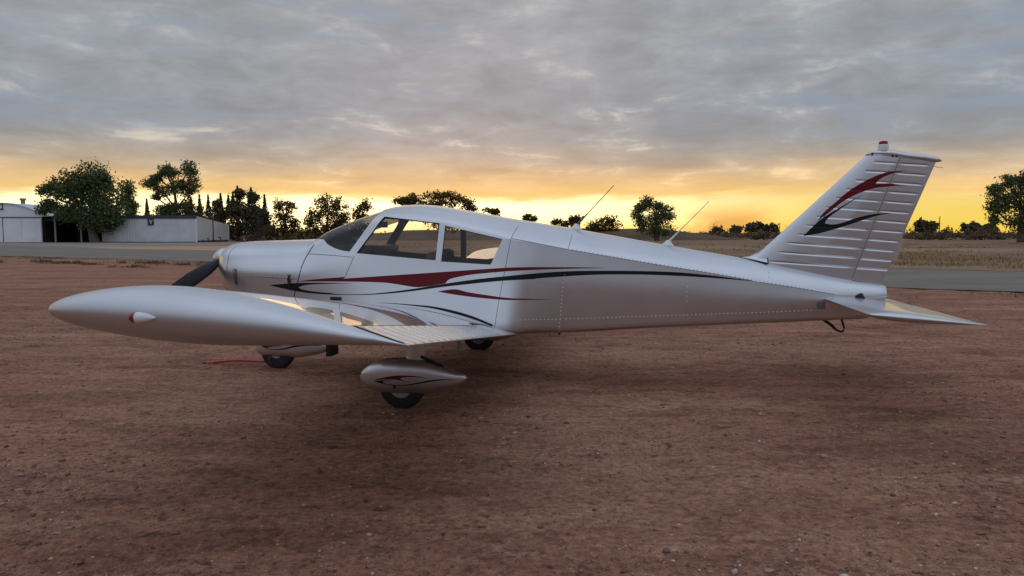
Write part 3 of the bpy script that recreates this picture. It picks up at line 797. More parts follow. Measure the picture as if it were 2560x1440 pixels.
gx = graded(-5000, 5000, -7.5, 7.5, 0.05, 1.09)
gy = graded(-300, 6000, 2.4, 10.5, 0.042, 1.06)
GX, GY = np.meshgrid(gx, gy)
GZ = ground_h(GX, GY)
nx, ny = len(gx), len(gy)
idx = np.arange(nx * ny).reshape(ny, nx)
gf = np.stack([idx[:-1, :-1], idx[:-1, 1:], idx[1:, 1:], idx[1:, :-1]], -1).reshape(-1, 4)
me = bpy.data.meshes.new('ground')
me.vertices.add(nx * ny)
me.vertices.foreach_set('co', np.stack([GX, GY, GZ], -1).astype(np.float32).ravel())
me.loops.add(gf.size)
me.loops.foreach_set('vertex_index', gf.astype(np.int32).ravel())
me.polygons.add(len(gf))
me.polygons.foreach_set('loop_start', np.arange(0, gf.size, 4, dtype=np.int32))
me.polygons.foreach_set('use_smooth', np.ones(len(gf), bool))
me.update(calc_edges=True)
me.validate()
me.materials.append(M_DIRT)
ground = link(bpy.data.objects.new('ground', me))
tag(ground, kind='structure')


def sheet(name, pts, z, m, wob=0.0, seed=1):
    """flat sheet with an optional ragged edge"""
    P = []
    n = len(pts)
    for i in range(n):
        a, b = Vector(pts[i]), Vector(pts[(i + 1) % n])
        L = (b - a).length
        k = max(1, int(L / max(0.5, 0.02 * max(4.0, min(a.length, b.length))))) if wob else 1
        for j in range(min(k, 60)):
            p = a.lerp(b, j / min(k, 60))
            if wob:
                p = p + Vector((float(vnoise(p.x, p.y, 1.3, seed)), float(vnoise(p.x, p.y, 1.1, seed + 5)))) * wob * 2
                p = p + Vector((float(vnoise(p.x, p.y, 6, seed + 2)), float(vnoise(p.x, p.y, 5, seed + 3)))) * wob * 2
            P.append(p)
    tris = tessellate_polygon([[Vector((p.x, p.y, 0)) for p in P]])
    o = mesh(name, [(p.x, p.y, z) for p in P], tris, m, smooth=False)
    bm = bmesh.new()
    bm.from_mesh(o.data)
    bmesh.ops.recalc_face_normals(bm, faces=bm.faces[:])
    if bm.faces and sum(f.normal.z for f in bm.faces) < 0:
        bmesh.ops.reverse_faces(bm, faces=bm.faces[:])
    bm.to_mesh(o.data)
    bm.free()
    tag(o, kind='structure')
    return o


NEAR = [(-140, 118), (-32.0, 46.4), (-14.3, 36.9), (9.8, 19.6), (12.6, 18.1), (60, -14)]
FAR = [(90, -25), (18.9, 27.4), (15.5, 29.9), (-22.6, 58.5), (-37.3, 71), (-140, 140)]
sheet('field', [(FAR[1][0] + 75, -26), (18.9, 27.4), (15.5, 29.9), (-22.6, 58.5), (-33.5, 89), (-38, 104), (-40, 170), (-60, 700), (900, 700), (900, -26)], 0.004, M_FIELD, 0.25, 21)
sheet('apron', [(-140, 96), (-37.3, 71), (-34, 88), (-36, 111.4), (-150, 111.4)], 0.004, M_ASPHALT, 0.05, 31)
M_PATCH = patchy('pale_orange_dirt', [(0.3, (0.34, 0.205, 0.115)), (0.5, (0.44, 0.275, 0.155)), (0.7, (0.52, 0.35, 0.205))], 0.25, (0.3, 1, 1), 0.95, 4.0, 0.2)
sheet('dirt_patch', [(-44.5, 75.2), (-37.0, 77.5), (-28.5, 84.5), (-20, 88.0), (-14, 80.0), (-14.0, 53.0), (-22.0, 58.8), (-36.0, 67.6)], 0.012, M_PATCH, 0.35, 41)
sheet('road', NEAR + FAR, 0.008, M_ASPHALT2, 0.10, 51)
sheet('sandy_verge', [(11.2, 33.5), (15.7, 30.1), (19.1, 27.6), (40, 12.0), (46, 14.0), (22.6, 30.2), (18.5, 33.0), (12.5, 37.8)], 0.012, M_TAN, 0.35, 61)
sheet('dirt_track', [(-5, 78), (14, 66), (60, 46), (110, 30), (120, 38), (62, 58), (18, 79), (-3, 90)], 0.008, M_TAN, 0.8, 71)

# low mound of dry ground far behind
mx = np.linspace(-34, 46, 60)
my = np.linspace(140, 168, 14)
mv, mf = [], []
for j, yy in enumerate(my):
    for i, xx in enumerate(mx):
        prof = math.sin(math.pi * j / 13) ** 0.7
        ends = min(1, (i / 59) * 7, (1 - i / 59) * 4.5)
        base = 1.75 + 0.55 * (xx + 34) / 55
        mv.append((xx, yy, (base + 0.35 * float(vnoise(xx, yy, 5, 9))) * prof * max(0, ends) ** 0.8 - 0.02))
for j in range(13):
    for i in range(59):
        a = j * 60 + i
        mf.append((a, a + 1, a + 61, a + 60))
tag(mesh('mound', mv, mf, M_BERM), kind='structure')


# ---- pebbles
def pebbles():
    n = 34000
    u = rng.random(n)
    y = 2.9 + 12.5 * u ** 1.55
    x = (rng.random(n) * 2 - 1) * (0.74 * y + 0.6)
    dens = vnoise(x, y, 1.4, 33) + vnoise(x, y, 0.5, 34) * 0.6
    keep = rng.random(n) < np.clip(0.55 + dens * 1.1, 0.08, 1)
    x, y = x[keep], y[keep]
    n = len(x)
    r = 0.0032 + 0.0055 * rng.random(n) ** 2.4
    bigm = rng.random(n) < 0.045
    r[bigm] = 0.009 + 0.010 * rng.random(bigm.sum()) ** 1.5
    z = ground_h(x, y) + r * 0.28
    bm = bmesh.new()
    bmesh.ops.create_icosphere(bm, subdivisions=1, radius=1)
    iv = np.array([v.co[:] for v in bm.verts])
    fi = np.array([[v.index for v in f.verts] for f in bm.faces])
    bm.free()
    V = iv[None] * (1 + 0.85 * (rng.random((n, len(iv), 1)) - 0.5))
    V = V * np.stack([0.7 + 0.9 * rng.random(n), 0.7 + 0.6 * rng.random(n), 0.4 + 0.4 * rng.random(n)], -1)[:, None, :]
    a = rng.random(n) * 6.28
    ca, sa = np.cos(a)[:, None], np.sin(a)[:, None]
    V = np.stack([V[..., 0] * ca - V[..., 1] * sa, V[..., 0] * sa + V[..., 1] * ca, V[..., 2]], -1)
    V = V * r[:, None, None] + np.stack([x, y, z], -1)[:, None, :]
    F = fi[None] + (np.arange(n) * len(iv))[:, None, None]
    fast_mesh('pebbles', V.reshape(-1, 3), F.reshape(-1, 3), M_STONE, kind='stuff')


def fast_mesh(name, V, F, m, parent=None, kind=None, smooth=False):
    me = bpy.data.meshes.new(name)
    V = np.asarray(V, np.float32)
    F = np.asarray(F, np.int32)
    k = F.shape[1]
    me.vertices.add(len(V))
    me.vertices.foreach_set('co', V.ravel())
    me.loops.add(F.size)
    me.loops.foreach_set('vertex_index', F.ravel())
    me.polygons.add(len(F))
    me.polygons.foreach_set('loop_start', np.arange(0, F.size, k, dtype=np.int32))
    if smooth:
        me.polygons.foreach_set('use_smooth', np.ones(len(F), bool))
    me.update(calc_edges=True)
    me.materials.append(m)
    o = link(bpy.data.objects.new(name, me), parent)
    if kind:
        o['kind'] = kind
    return o


pebbles()


def blades(name, x, y, hgt, spread, per, m, width=0.012):
    """tufts of thin grass blades"""
    n = len(x)
    k = n * per
    X = np.repeat(x, per) + rng.normal(0, 1, k) * np.repeat(spread, per) * 0.5
    Y = np.repeat(y, per) + rng.normal(0, 1, k) * np.repeat(spread, per) * 0.5
    H = np.repeat(hgt, per) * (0.45 + 0.75 * rng.random(k))
    a = rng.random(k) * 6.283
    lean = rng.random(k) * 0.9
    Z = ground_h(X, Y)
    w = width * np.repeat(hgt, per) / 0.3 * (0.6 + 0.8 * rng.random(k))
    px, py = np.cos(a + 1.57) * w, np.sin(a + 1.57) * w
    tx, ty = X + np.cos(a) * lean * H, Y + np.sin(a) * lean * H
    mx_, my_ = X + np.cos(a) * lean * H * 0.35, Y + np.sin(a) * lean * H * 0.35
    V = np.stack([np.stack([X - px, Y - py, Z], -1), np.stack([X + px, Y + py, Z], -1),
                  np.stack([mx_ + px * 0.8, my_ + py * 0.8, Z + H * 0.6], -1), np.stack([mx_ - px * 0.8, my_ - py * 0.8, Z + H * 0.6], -1),
                  np.stack([tx, ty, Z + H], -1)], 1)
    b = (np.arange(k) * 5)[:, None]
    F = np.concatenate([b + [0, 1, 2], b + [0, 2, 3], b + [3, 2, 4]])
    return fast_mesh(name, V.reshape(-1, 3), F, m, kind='stuff')


# small dry tufts on the gravel near the camera and along the edge of the road
tx = np.array([-1.37, -1.83, -0.76, -1.72, -2.89, -1.60, -2.2, -3.4, -0.4, 0.9, 2.1, -4.2, -3.0, 3.2, 4.6, -5.0])
ty = np.array([6.28, 5.94, 5.12, 4.97, 5.38, 5.70, 6.6, 6.9, 4.6, 4.9, 5.6, 6.2, 7.9, 5.4, 6.8, 8.4])
blades('dry_grass_tufts', tx, ty, np.full(len(tx), 0.045), np.full(len(tx), 0.13), 46, M_DRY, 0.010)
n = 1500
s_ = rng.random(n)
ex = -45 + 62 * s_
ey = np.interp(ex, [-60, -32, -14.3, 9.8, 12.6, 30], [65, 46.2, 36.7, 19.3, 17.8, 4]) - np.abs(rng.normal(0, 1, n)) * 2.2 - 0.1
k_ = rng.random(n) < np.clip(0.25 + vnoise(ex, ey, 2.0, 77) * 1.6, 0, 1)
blades('roadside_grass', ex[k_], ey[k_], 0.05 + 0.07 * rng.random(k_.sum()), np.full(k_.sum(), 0.25), 14, M_SCRUB, 0.02)
cl = np.array([(-21.7, 35.4), (-20.9, 35.0), (-17.7, 35.4), (-16.9, 35.2), (-12.1, 32.1), (-14.5, 33.4), (-23.5, 36.8), (-9.5, 29.8), (-19.2, 34.0), (-25.5, 36.0), (-15.8, 31.4)])
cx_ = np.repeat(cl[:, 0], 7) + rng.normal(0, 0.42, len(cl) * 7)
cy_ = np.repeat(cl[:, 1], 7) + rng.normal(0, 0.16, len(cl) * 7)
blades('low_weeds', cx_, cy_, 0.06 + 0.09 * rng.random(len(cx_)), np.full(len(cx_), 0.22), 40, M_SCRUB, 0.03)
# dry grass in the field beyond the road
n = 15000
fx = rng.random(n) * 150 - 40
fy = 27 + 70 * rng.random(n) ** 1.4
edge = np.interp(fx, [-37.3, -22.6, 15.5, 18.9, 50, 120], [71, 58.5, 29.9, 27.4, 4, -30])
den = vnoise(fx, fy, 9, 81) * 1.3 + vnoise(fx, fy, 3, 82) * 0.9
k_ = (fy > edge + 3.0) & (rng.random(n) < np.clip(0.30 + den, 0.02, 1)) & (fx > -21)
blades('field_grass', fx[k_], fy[k_], 0.07 + 0.14 * rng.random(k_.sum()), np.full(k_.sum(), 0.8), 12, M_DRY, 0.045)
# ------------------------------------------------------------------ hangars and sheds
def ribbed(name, p0, p1, z0, z1l, z1r, pitch, depth, m, parent):
    """upright sheet-metal wall with trapezoid ribs from p0 to p1 (plan), sloping top allowed"""
    a, b = Vector(p0), Vector(p1)
    L = (b - a).length
    d = (b - a) / L
    nrm = Vector((d.y, -d.x))
    n = int(L / pitch)
    vs_, fs = [], []
    for i in range(n):
        for t, h in ((0.0, 0), (0.35, 0), (0.45, 1), (0.90, 1)):
            s = (i + t) * L / n
            vs_.append((s, h))
    vs_.append((L, 0))
    out = []
    for s, h in vs_:
        p = a + d * s + nrm * depth * h
        zt = z1l + (z1r - z1l) * s / L
        out += [(p.x, p.y, z0), (p.x, p.y, zt)]
    for i in range(len(vs_) - 1):
        fs.append((2 * i, 2 * i + 2, 2 * i + 3, 2 * i + 1))
    return mesh(name, out, fs, m, parent, smooth=False)


# white barrel-roofed hangar at the far left
CX, Y0, HW, DEP = -76.7, 112.0, 6.1, 15.0
h1 = tag(empty('arched_hangar', (CX, Y0, 0)), 'white hangar with arched roof and sliding doors at the far left edge', 'hangar')


def arch_z(dx, off=0.0):
    return 3.9 + (5.83 - 3.9 + off) * (1 - (dx / (HW + 0.25)) ** 2) ** 0.85 if abs(dx) < HW + 0.25 else 3.9


# gable above the doors
gv = [(-HW, 0, 3.80)] + [(HW, 0, 3.80)]
na = 28
arc = [(-HW + 2 * HW * i / na, arch_z(-HW + 2 * HW * i / na)) for i in range(na + 1)]
vs_ = [(x, 0.0, 3.78) for x, z in arc] + [(x, 0.0, z) for x, z in arc]
fs_ = [(i, i + 1, na + 2 + i, na + 1 + i) for i in range(na)]
mesh('gable', vs_, fs_, M_HWHITE, h1, False)
# roof vault with a small overhang
vs_, fs_ = [], []
hw2 = HW + 0.25
for k in range(na + 1):
    x = -hw2 + 2 * hw2 * k / na
    z = arch_z(x * 0.9999)
    for (yy, dz) in ((-0.25, 0.03), (DEP, 0.03), (DEP, 0.12), (-0.25, 0.12)):
        vs_.append((x, yy, z + dz))
for k in range(na):
    a, b = k * 4, k * 4 + 4
    fs_ += [(a + 3, b + 3, b + 2, a + 2), (a, a + 1, b + 1, b), (a, b, b + 3, a + 3), (a + 1, a + 2, b + 2, b + 1)]
roof = mesh('roof', vs_, fs_, M_ROOF, h1, True, 30)
lathe('chimney', [(0, 0.32), (0.75, 0.32), (0.76, 0.46), (1.05, 0.46), (1.06, 0.40)], (-1.15, 7.0, 5.85), (0, 0, 1), M_VENT, roof, 12)
box('door_track', -HW, HW, -0.14, 0.0, 3.66, 3.80, M_DARKTRIM, h1)
for x0, x1, y in ((-6.1, -4.55, -0.10), (-4.5, -1.55, -0.05), (-1.52, 0.24, -0.10), (0.33, 3.03, -0.05), (3.05, 6.02, -0.055)):
    dr = box('sliding_door', x0, x1, y - 0.02, y + 0.02, 0.04, 3.66, M_HWHITE, h1)
    for q in (0.5,):
        xm = x0 + (x1 - x0) * q
        if x1 - x0 > 2:
            box('door_seam', x0 + 0.005, x0 + 0.03, y - 0.032, y - 0.021, 0.06, 3.64, M_HSIDE, dr)
fr = bmesh.new()
for q in ((-0.4, 0.4, 0.66, 0.74), (-0.4, 0.4, 0.0, 0.1), (-0.4, -0.3, 0.1, 0.66), (0.3, 0.4, 0.1, 0.66)):
    box_bm(fr, q[0], q[1], -0.10, -0.002, 4.98 + q[2], 4.98 + q[3])
box_bm(fr, -0.48, 0.48, -0.18, -0.001, 4.92, 4.979)
wf = bm_obj('gable_vent', fr, M_DARKTRIM, h1, smooth=False)
box('vent_panel', -0.30, 0.30, -0.03, -0.003, 5.08, 5.64, M_HWHITE, wf)
box('side_wall', HW - 0.08, HW, 0.05, DEP, 0, 3.88, M_SHEDIN, h1)
box('back_wall', -HW, HW, DEP - 0.1, DEP, 0, 3.88, M_SHEDIN, h1)
box('side_wall', -HW, -HW + 0.08, 0.05, DEP, 0, 3.88, M_SHEDIN, h1)
box('corner_post', HW + 0.02, HW + 0.12, -0.16, 0.0, 0, 3.84, M_POSTC, h1)

# open dark shed between the two hangars
sh = tag(empty('open_shed', (-66, 112, 0)), 'dark open-fronted shed with pale posts between the two white hangars', 'shed')
box('roof', -4.4, 4.3, -0.3, 8.9, 3.86, 3.98, M_ROOF, sh)
box('back_wall', -4.4, 4.3, 8.5, 8.62, 0, 3.85, M_SHEDIN, sh)
box('side_wall', -4.4, -4.3, 0.3, 8.48, 0, 3.85, M_SHEDIN, sh)
box('side_wall', 4.15, 4.25, 0.3, 8.48, 0, 3.85, M_SHEDIN, sh)
for px in (-2.66, 1.22):
    box('post', px - 0.10, px + 0.10, 0.0, 0.2, -0.05, 3.85, M_POSTC, sh)
box('post', -0.74, -0.62, 2.6, 2.72, -0.05, 3.85, M_SHEDIN, sh)
box('cross_beam', -4.28, 4.13, 0.25, 0.40, 3.25, 3.42, M_DARKTRIM, sh)

# long white hangar with a lean-to roof
h2 = tag(empty('long_hangar', (-54.5, 112, 0)), 'long white ribbed-metal hangar with dark fascia and a black square sign', 'hangar')
XL, XR = -7.15, 7.06
ribbed('front_wall', (XL, 0), (XR, 0), 0.10, 3.56, 3.56, 0.40, 0.05, M_HWHITE2, h2)
box('plinth', XL - 0.02, XR + 0.02, 0.0, 0.2, -0.05, 0.10, M_DARKTRIM, h2)
fa = box('fascia', XL - 0.1, XR + 0.06, -0.14, 0.10, 3.57, 3.98, M_DARKTRIM, h2)
vs_ = [(XR, 0.06, 0.28), (XR, 12.7, 0.28), (XR, 12.7, 2.86), (XR, 0.06, 3.96)]
ribbed('side_wall', (XR, 0.06), (XR, 12.7), 0.28, 3.95, 2.84, 0.55, 0.02, M_HSIDE, h2)
box('side_plinth', XR - 0.15, XR - 0.02, 0.21, 12.7, -0.05, 0.27, M_DARKTRIM, h2)
box('corner_trim', XR - 0.02, XR + 0.12, -0.10, 0.05, 0.02, 3.56, M_HWHITE, h2)
box('corner_trim', XR - 0.02, XR + 0.10, 12.6, 12.75, 0.1, 2.82, M_HWHITE, h2)
mesh('roof', [(XL - 0.1, -0.12, 3.99), (XR + 0.05, -0.12, 3.99), (XR + 0.05, 12.8, 2.87), (XL - 0.1, 12.8, 2.87),
              (XL - 0.1, -0.12, 4.05), (XR + 0.05, -0.12, 4.05), (XR + 0.05, 12.8, 2.93), (XL - 0.1, 12.8, 2.93)],
     [(0, 3, 2, 1), (4, 5, 6, 7), (0, 1, 5, 4), (1, 2, 6, 5), (2, 3, 7, 6), (3, 0, 4, 7)], M_DARKTRIM, h2, False)
sg = tag(box('sign_board', -54.62, -53.74, 111.84, 111.90, 2.58, 3.55, M_BOARD),
         'black square sign with worn white emblem under the hangar fascia', 'sign')
for q in ((-54.36, -54.24, 3.12, 3.38), (-54.235, -54.025, 3.06, 3.24), (-54.02, -53.93, 3.14, 3.30), (-53.925, -53.84, 3.24, 3.36),
          (-54.30, -54.205, 2.92, 3.04), (-54.20, -54.06, 2.76, 2.98), (-54.16, -54.08, 2.985, 3.055), (-54.49, -54.45, 2.88, 3.02)):
    box('emblem_mark', q[0], q[1], 111.825, 111.838, q[2], q[3], M_MARK, sg)

# slim poles and standpipes by the end wall
pv, pf = tube_geo([(-44.5, 111, -0.1), (-44.5, 111, 5.4)], [0.10, 0.075], 8)
tag(mesh('utility_pole', pv, pf, M_POLE), 'slim dark pole standing in front of the hangar end wall', 'pole')
for px, py, h, w, lab in ((-46.30, 111.6, 0.50, 0.0, 'thin bare standpipe nearest the hangar corner'),
                          (-45.55, 111.7, 0.66, 0.16, 'small standpipe with tap just left of the slim pole'),
                          (-43.75, 111.8, 0.80, 0.30, 'thick standpipe with bent top right of the slim pole')):
    bm = bmesh.new()
    box_bm(bm, px - 0.05, px + 0.05, py - 0.05, py + 0.05, -0.05, h)
    if w:
        box_bm(bm, px - w, px + 0.052, py - 0.07, py + 0.07, h - 0.16, h + 0.02)
    tag(bm_obj('standpipe', bm, M_POLE, smooth=False), lab, 'standpipe', 'standpipes by the hangar end wall')
pv, pf = tube_geo([(108.9, 190, -0.1), (108.9, 190, 5.6)], [0.16, 0.10], 8)
tag(mesh('utility_pole', pv, pf, M_POLE), 'thin tall pole on the skyline between the rudder and right-hand tree', 'pole')
pv, pf = tube_geo([(86.0, 240, -0.1), (86.2, 240, 4.6)], [0.16, 0.10], 8)
tag(mesh('utility_pole', pv, pf, M_POLE), 'short dark post on the skyline just left of the fin', 'pole')


# ------------------------------------------------------------------ trees
def leaf_cards(centres, size, n_each):
    n = len(centres)
    a = rng.normal(0, 1, (n, 3))
    a /= np.linalg.norm(a, axis=1)[:, None]
    b = np.cross(a, rng.normal(0, 1, (n, 3)))
    b /= np.linalg.norm(b, axis=1)[:, None] + 1e-9
    s = size * (0.55 + 0.9 * rng.random(n))[:, None]
    a = a * s
    b = b * s * 0.62
    bend = np.cross(a, b) / (np.linalg.norm(np.cross(a, b), axis=1)[:, None] + 1e-9) * s * 0.25
    V = np.stack([centres - a, centres - b + bend, centres + a, centres + b + bend], 1)
    F = np.arange(n * 4).reshape(n, 4)
    return V.reshape(-1, 3), F


def tree_crown(lobes, D, style, dens=1.0):
    pts = []
    for L in lobes:
        if L[0] == 'c':
            _, x, ztop, hw_, h = L
            n = int(420 * dens)
            t = rng.random(n) ** 0.75
            r = hw_ * t * (0.85 + 0.3 * rng.random(n))
            a = rng.random(n) * 6.283
            rr = np.sqrt(rng.random(n)) * r
            pts.append(np.stack([x + rr * np.cos(a), D + rr * np.sin(a), ztop - t * h], -1))
            continue
        x, z, rx, rz = L
        ry = min(rx, 1.25 * rz) * 0.9
        nc = int(dens * (11 + 5.5 * rx * rz))
        d = rng.normal(0, 1, (nc, 3))
        d /= np.linalg.norm(d, axis=1)[:, None]
        rad = rng.random(nc) ** 0.42
        c = d * rad[:, None] * np.array([rx, ry, rz]) * 0.95 + np.array([x, D, z])
        per = 30 if style in ('shade', 'dense', 'backlit') else 17
        cs = min(0.62, 0.20 + 0.13 * math.sqrt(rx * rz))
        if style == 'skyline':
            cs *= 1.5
        p = np.repeat(c, per, 0) + rng.normal(0, 1, (nc * per, 3)) * cs * np.array([1, 1, 0.75])
        pts.append(p)
    return np.concatenate(pts)


STYLE = {
    'shade': (M_LEAF_A, 0.175, 1.15), 'conifer': (M_LEAF_C, 0.22, 1.0), 'dense': (M_LEAF_C, 0.21, 1.25),
    'backlit': (M_LEAF_B, 0.17, 0.9), 'far': (M_LEAF_B, 0.24, 0.9), 'skyline': (M_LEAF_C, 0.45, 1.6),
}
GROUPS = {'conifer': 'pointed conifers behind the long hangar', 'dense': 'dense dark trees right of the hangar',
          'backlit': 'backlit trees behind the aircraft', 'skyline': 'small trees on the far skyline', 'far': 'bushes and small trees behind the fuselage',
          'shade': 'large shade trees'}
for (nm, lab, style, D, trunk, lobes) in TREES:
    m, ls, dens = STYLE[style]
    root = tag(empty(nm, (trunk[0][0], D, 0)), lab, 'bush' if 'bush' in nm else 'tree', GROUPS[style])
    org = np.array([trunk[0][0], D, 0.0])
    P = tree_crown(lobes, D, style, dens)
    P = P[P[:, 2] > 0.05]
    V, F = leaf_cards(P - org, ls * (1.0 if D < 180 else 1.3), 1)
    fast_mesh('crown', V, F, m, root)
    # trunk, limbs and twigs, one tapered branching mesh
    tv, tf = [], []

    def add(pts, rad, sides=7):
        v, f = tube_geo(pts, rad, sides)
        o = len(tv)
        tv.extend([tuple(np.array(q) - org) for q in v])
        tf.extend([tuple(i + o for i in q) for q in f])
    hgt = max(q[1] if q[0] != 'c' else q[2] for q in lobes)
    r0 = max(0.10, min(0.55, 0.045 * hgt + 0.03 * len(trunk)))
    if style == 'shade':
        r0 *= 1.15
    k = len(trunk)
    add(trunk, [r0 * (1.25 if i == 0 else 1 - 0.62 * i / max(1, k - 1)) for i in range(k)], 9)
    for L in lobes:
        if L[0] == 'c':
            continue
        x, z, rx, rz = L
        # limb from the nearest lower trunk point to the lobe centre
        cand = [p for p in trunk if p[2] < z] or [trunk[0]]
        p0 = min(cand, key=lambda p: abs(p[0] - x) + 0.7 * abs(p[2] - (z - 0.8 * rz)))
        p0 = Vector(p0)
        p1 = Vector((x, D + rng.normal(0, 0.4), z))
        if (p1 - p0).length < 0.5:
            continue
        mid = p0.lerp(p1, 0.5) + Vector((rng.normal(0, 0.15), rng.normal(0, 0.15), -0.08 * (p1 - p0).length))
        rr = r0 * 0.36
        add([p0, mid, p1], [rr, rr * 0.65, rr * 0.3], 6)
        for _ in range(5):
            q = p1 + Vector((rng.normal(0, rx * 0.5), rng.normal(0, 0.4), rng.normal(0.2 * rz, rz * 0.5)))
            if q.z > 0.2:
                add([p1.lerp(mid, 0.4 * rng.random()), q], [rr * 0.28, rr * 0.08], 4)
    mesh('trunk', tv, tf, M_BARK, root, True, 60)

# bare leafless saplings against the glow
SAP = [(63.5, 235, 4.6, 'bare leafless sapling on the skyline right of the bushy tree'),
       (65.8, 236, 3.4, 'smaller bare sapling beside the tall bare one, below the smoke'),
       (88.8, 240, 3.6, 'bare twiggy shrub on the skyline touching the fin'),
       (109.5, 205, 2.9, 'bare twiggy shrub on the skyline at the foot of the thin pole'),
       (116.5, 205, 3.3, 'wide bare shrub on the skyline right of the thin pole'),
       (124.5, 205, 2.7, 'bare shrub on the skyline left of the right-hand tree'),
       (-5.4, 150, 5.6, 'bare twiggy sapling above the rear cabin roof'),
       (7.8, 150, 4.3, 'bare twiggy sapling just left of the first antenna foot')]
for (x, y, h, lab) in SAP:
    tv, tf = [], []

    def add2(pts, rad, sides=4):
        v, f = tube_geo(pts, rad, sides)
        o = len(tv)
        tv.extend([tuple(Vector(q) - Vector((x, y, 0))) for q in v])
        tf.extend([tuple(i + o for i in q) for q in f])
    s = h / 4
    w = 0.05 * y / 150
    add2([(x, y, -0.1), (x + 0.1, y, h * 0.5), (x, y, h)], [w * 1.5, w, w * 0.4])
    for i in range(9):
        z0 = h * (0.3 + 0.6 * rng.random())
        a = rng.random() * 6.28
        L = s * (0.7 + 0.9 * rng.random())
        p1 = (x + math.cos(a) * L, y + math.sin(a) * L, z0 + L * 0.8)
        add2([(x, y, z0), p1], [w * 0.7, w * 0.25])
        for _ in range(2):
            add2([tuple(Vector((x, y, z0)).lerp(Vector(p1), 0.6)), (p1[0] + rng.normal(0, .35), p1[1], p1[2] + rng.normal(0.1, .3))], [w * 0.4, w * 0.15])
    o = mesh('bare_sapling', tv, tf, M_BARK, None, True)
    o.location = (x, y, 0)
    tag(o, lab, 'sapling', 'bare saplings on the skyline')

# low scrub: one unbroken band in the distance, and separate shrubs in front of it
n = 760
bx = np.concatenate([20 + 190 * rng.random(n), -40 + 70 * rng.random(120), -43 + 17 * rng.random(70)])
by = np.concatenate([165 + 95 * rng.random(n), 170 + 40 * rng.random(120), 119 + 12 * rng.random(70)])
bs = 0.7 + 0.9 * rng.random(len(bx))
c = np.stack([bx, by, bs * 0.35], -1)
P = np.repeat(c, 26, 0) + rng.normal(0, 1, (len(c) * 26, 3)) * np.repeat(bs, 26)[:, None] * np.array([0.95, 0.7, 0.38])
P = P[P[:, 2] > 0.02]
V, F = leaf_cards(P, 0.36, 1)
fast_mesh('scrub', V, F, M_SCRUB, kind='stuff')
SHRUBS = [(83, 150, 2.0, 'grey-brown shrub just right of the rudder, first of the row'), (88, 152, 2.4, 'dark shrub second in the row right of the rudder'),
          (94, 150, 2.2, 'broad shrub in the brush below the thin pole'), (99.5, 154, 2.6, 'large dark shrub right of the thin pole'),
          (106, 150, 2.4, 'rounded pale shrub left of the right-hand tree'), (111, 152, 2.0, 'shrub under the left edge of the right-hand tree'),
          (42, 152, 2.3, 'dark shrub right of the lone bushy tree'), (50, 150, 1.7, 'low shrub below the smoke on the skyline'),
          (58, 156, 2.4, 'brown shrub in the field left of the fin'), (66, 152, 1.8, 'low shrub in the field beside the fin fillet')]
for (x, y, h, lab) in SHRUBS:
    nc = 26
    cc = rng.normal(0, 1, (nc, 3)) * np.array([h * 0.62, h * 0.5, h * 0.22]) + np.array([0, 0, h * 0.36])
    P = np.repeat(cc, 22, 0) + rng.normal(0, 1, (nc * 22, 3)) * h * 0.14
    P = P[(P[:, 2] > 0.02)]
    V, F = leaf_cards(P, 0.24, 1)
    o = fast_mesh('shrub', V, F, M_SCRUB)
    o.location = (x, y, 0)
    tag(o, lab, 'shrub', 'shrubs in the far brush')


def smooth_3d(pts, k=5):
    P = [Vector(p) for p in pts]
    out = []
    for i in range(len(P) - 1):
        p0, p1, p2, p3 = P[max(i - 1, 0)], P[i], P[i + 1], P[min(i + 2, len(P) - 1)]
        for j in range(k):
            t = j / k
            out.append(0.5 * ((2 * p1) + (p2 - p0) * t + (2 * p0 - 5 * p1 + 4 * p2 - p3) * t * t + (3 * p1 - p0 - 3 * p2 + p3) * t**3))
    out.append(P[-1])
    return out


# ------------------------------------------------------------------ the aircraft
PLANE = tag(empty('airplane', (-0.609, 7.616, 0.0), R(-9.54)),
            'silver low-wing propeller airplane with red and black swooshes parked on red gravel', 'airplane')


# fuselage cross sections (x aft of the main wheels, z above ground)
def col_(pts):
    a = np.array(pts, float)
    return lambda x: pchip(a[:, 0], a[:, 1], x)


F_ZT = col_([(-2.50, 1.225), (-2.485, 1.268), (-2.46, 1.292), (-2.42, 1.315), (-2.36, 1.338), (-2.27, 1.352), (-2.15, 1.361), (-1.83, 1.370), (-1.46, 1.384), (-1.415, 1.392),
             (-1.30, 1.472), (-1.125, 1.549), (-0.95, 1.611), (-0.78, 1.664), (-0.65, 1.702), (-0.52, 1.726), (-0.35, 1.737), (-0.185, 1.728), (0, 1.703),
             (0.31, 1.649), (0.654, 1.589), (1.23, 1.493), (2.118, 1.335), (2.863, 1.208), (3.4, 1.105), (3.833, 1.012), (4.095, 0.971), (4.15, 0.955)])
F_ZB = col_([(-2.50, 1.02), (-2.485, 0.985), (-2.45, 0.962), (-2.40, 0.935), (-2.34, 0.885), (-2.27, 0.795), (-2.1, 0.69), (-1.8, 0.60), (-1.3, 0.52), (-0.8, 0.45), (0.5, 0.44),
             (0.74, 0.466), (1.157, 0.479), (1.9, 0.527), (2.635, 0.571), (3.364, 0.612), (3.65, 0.630), (3.96, 0.646), (4.06, 0.69), (4.12, 0.80), (4.15, 0.845)])
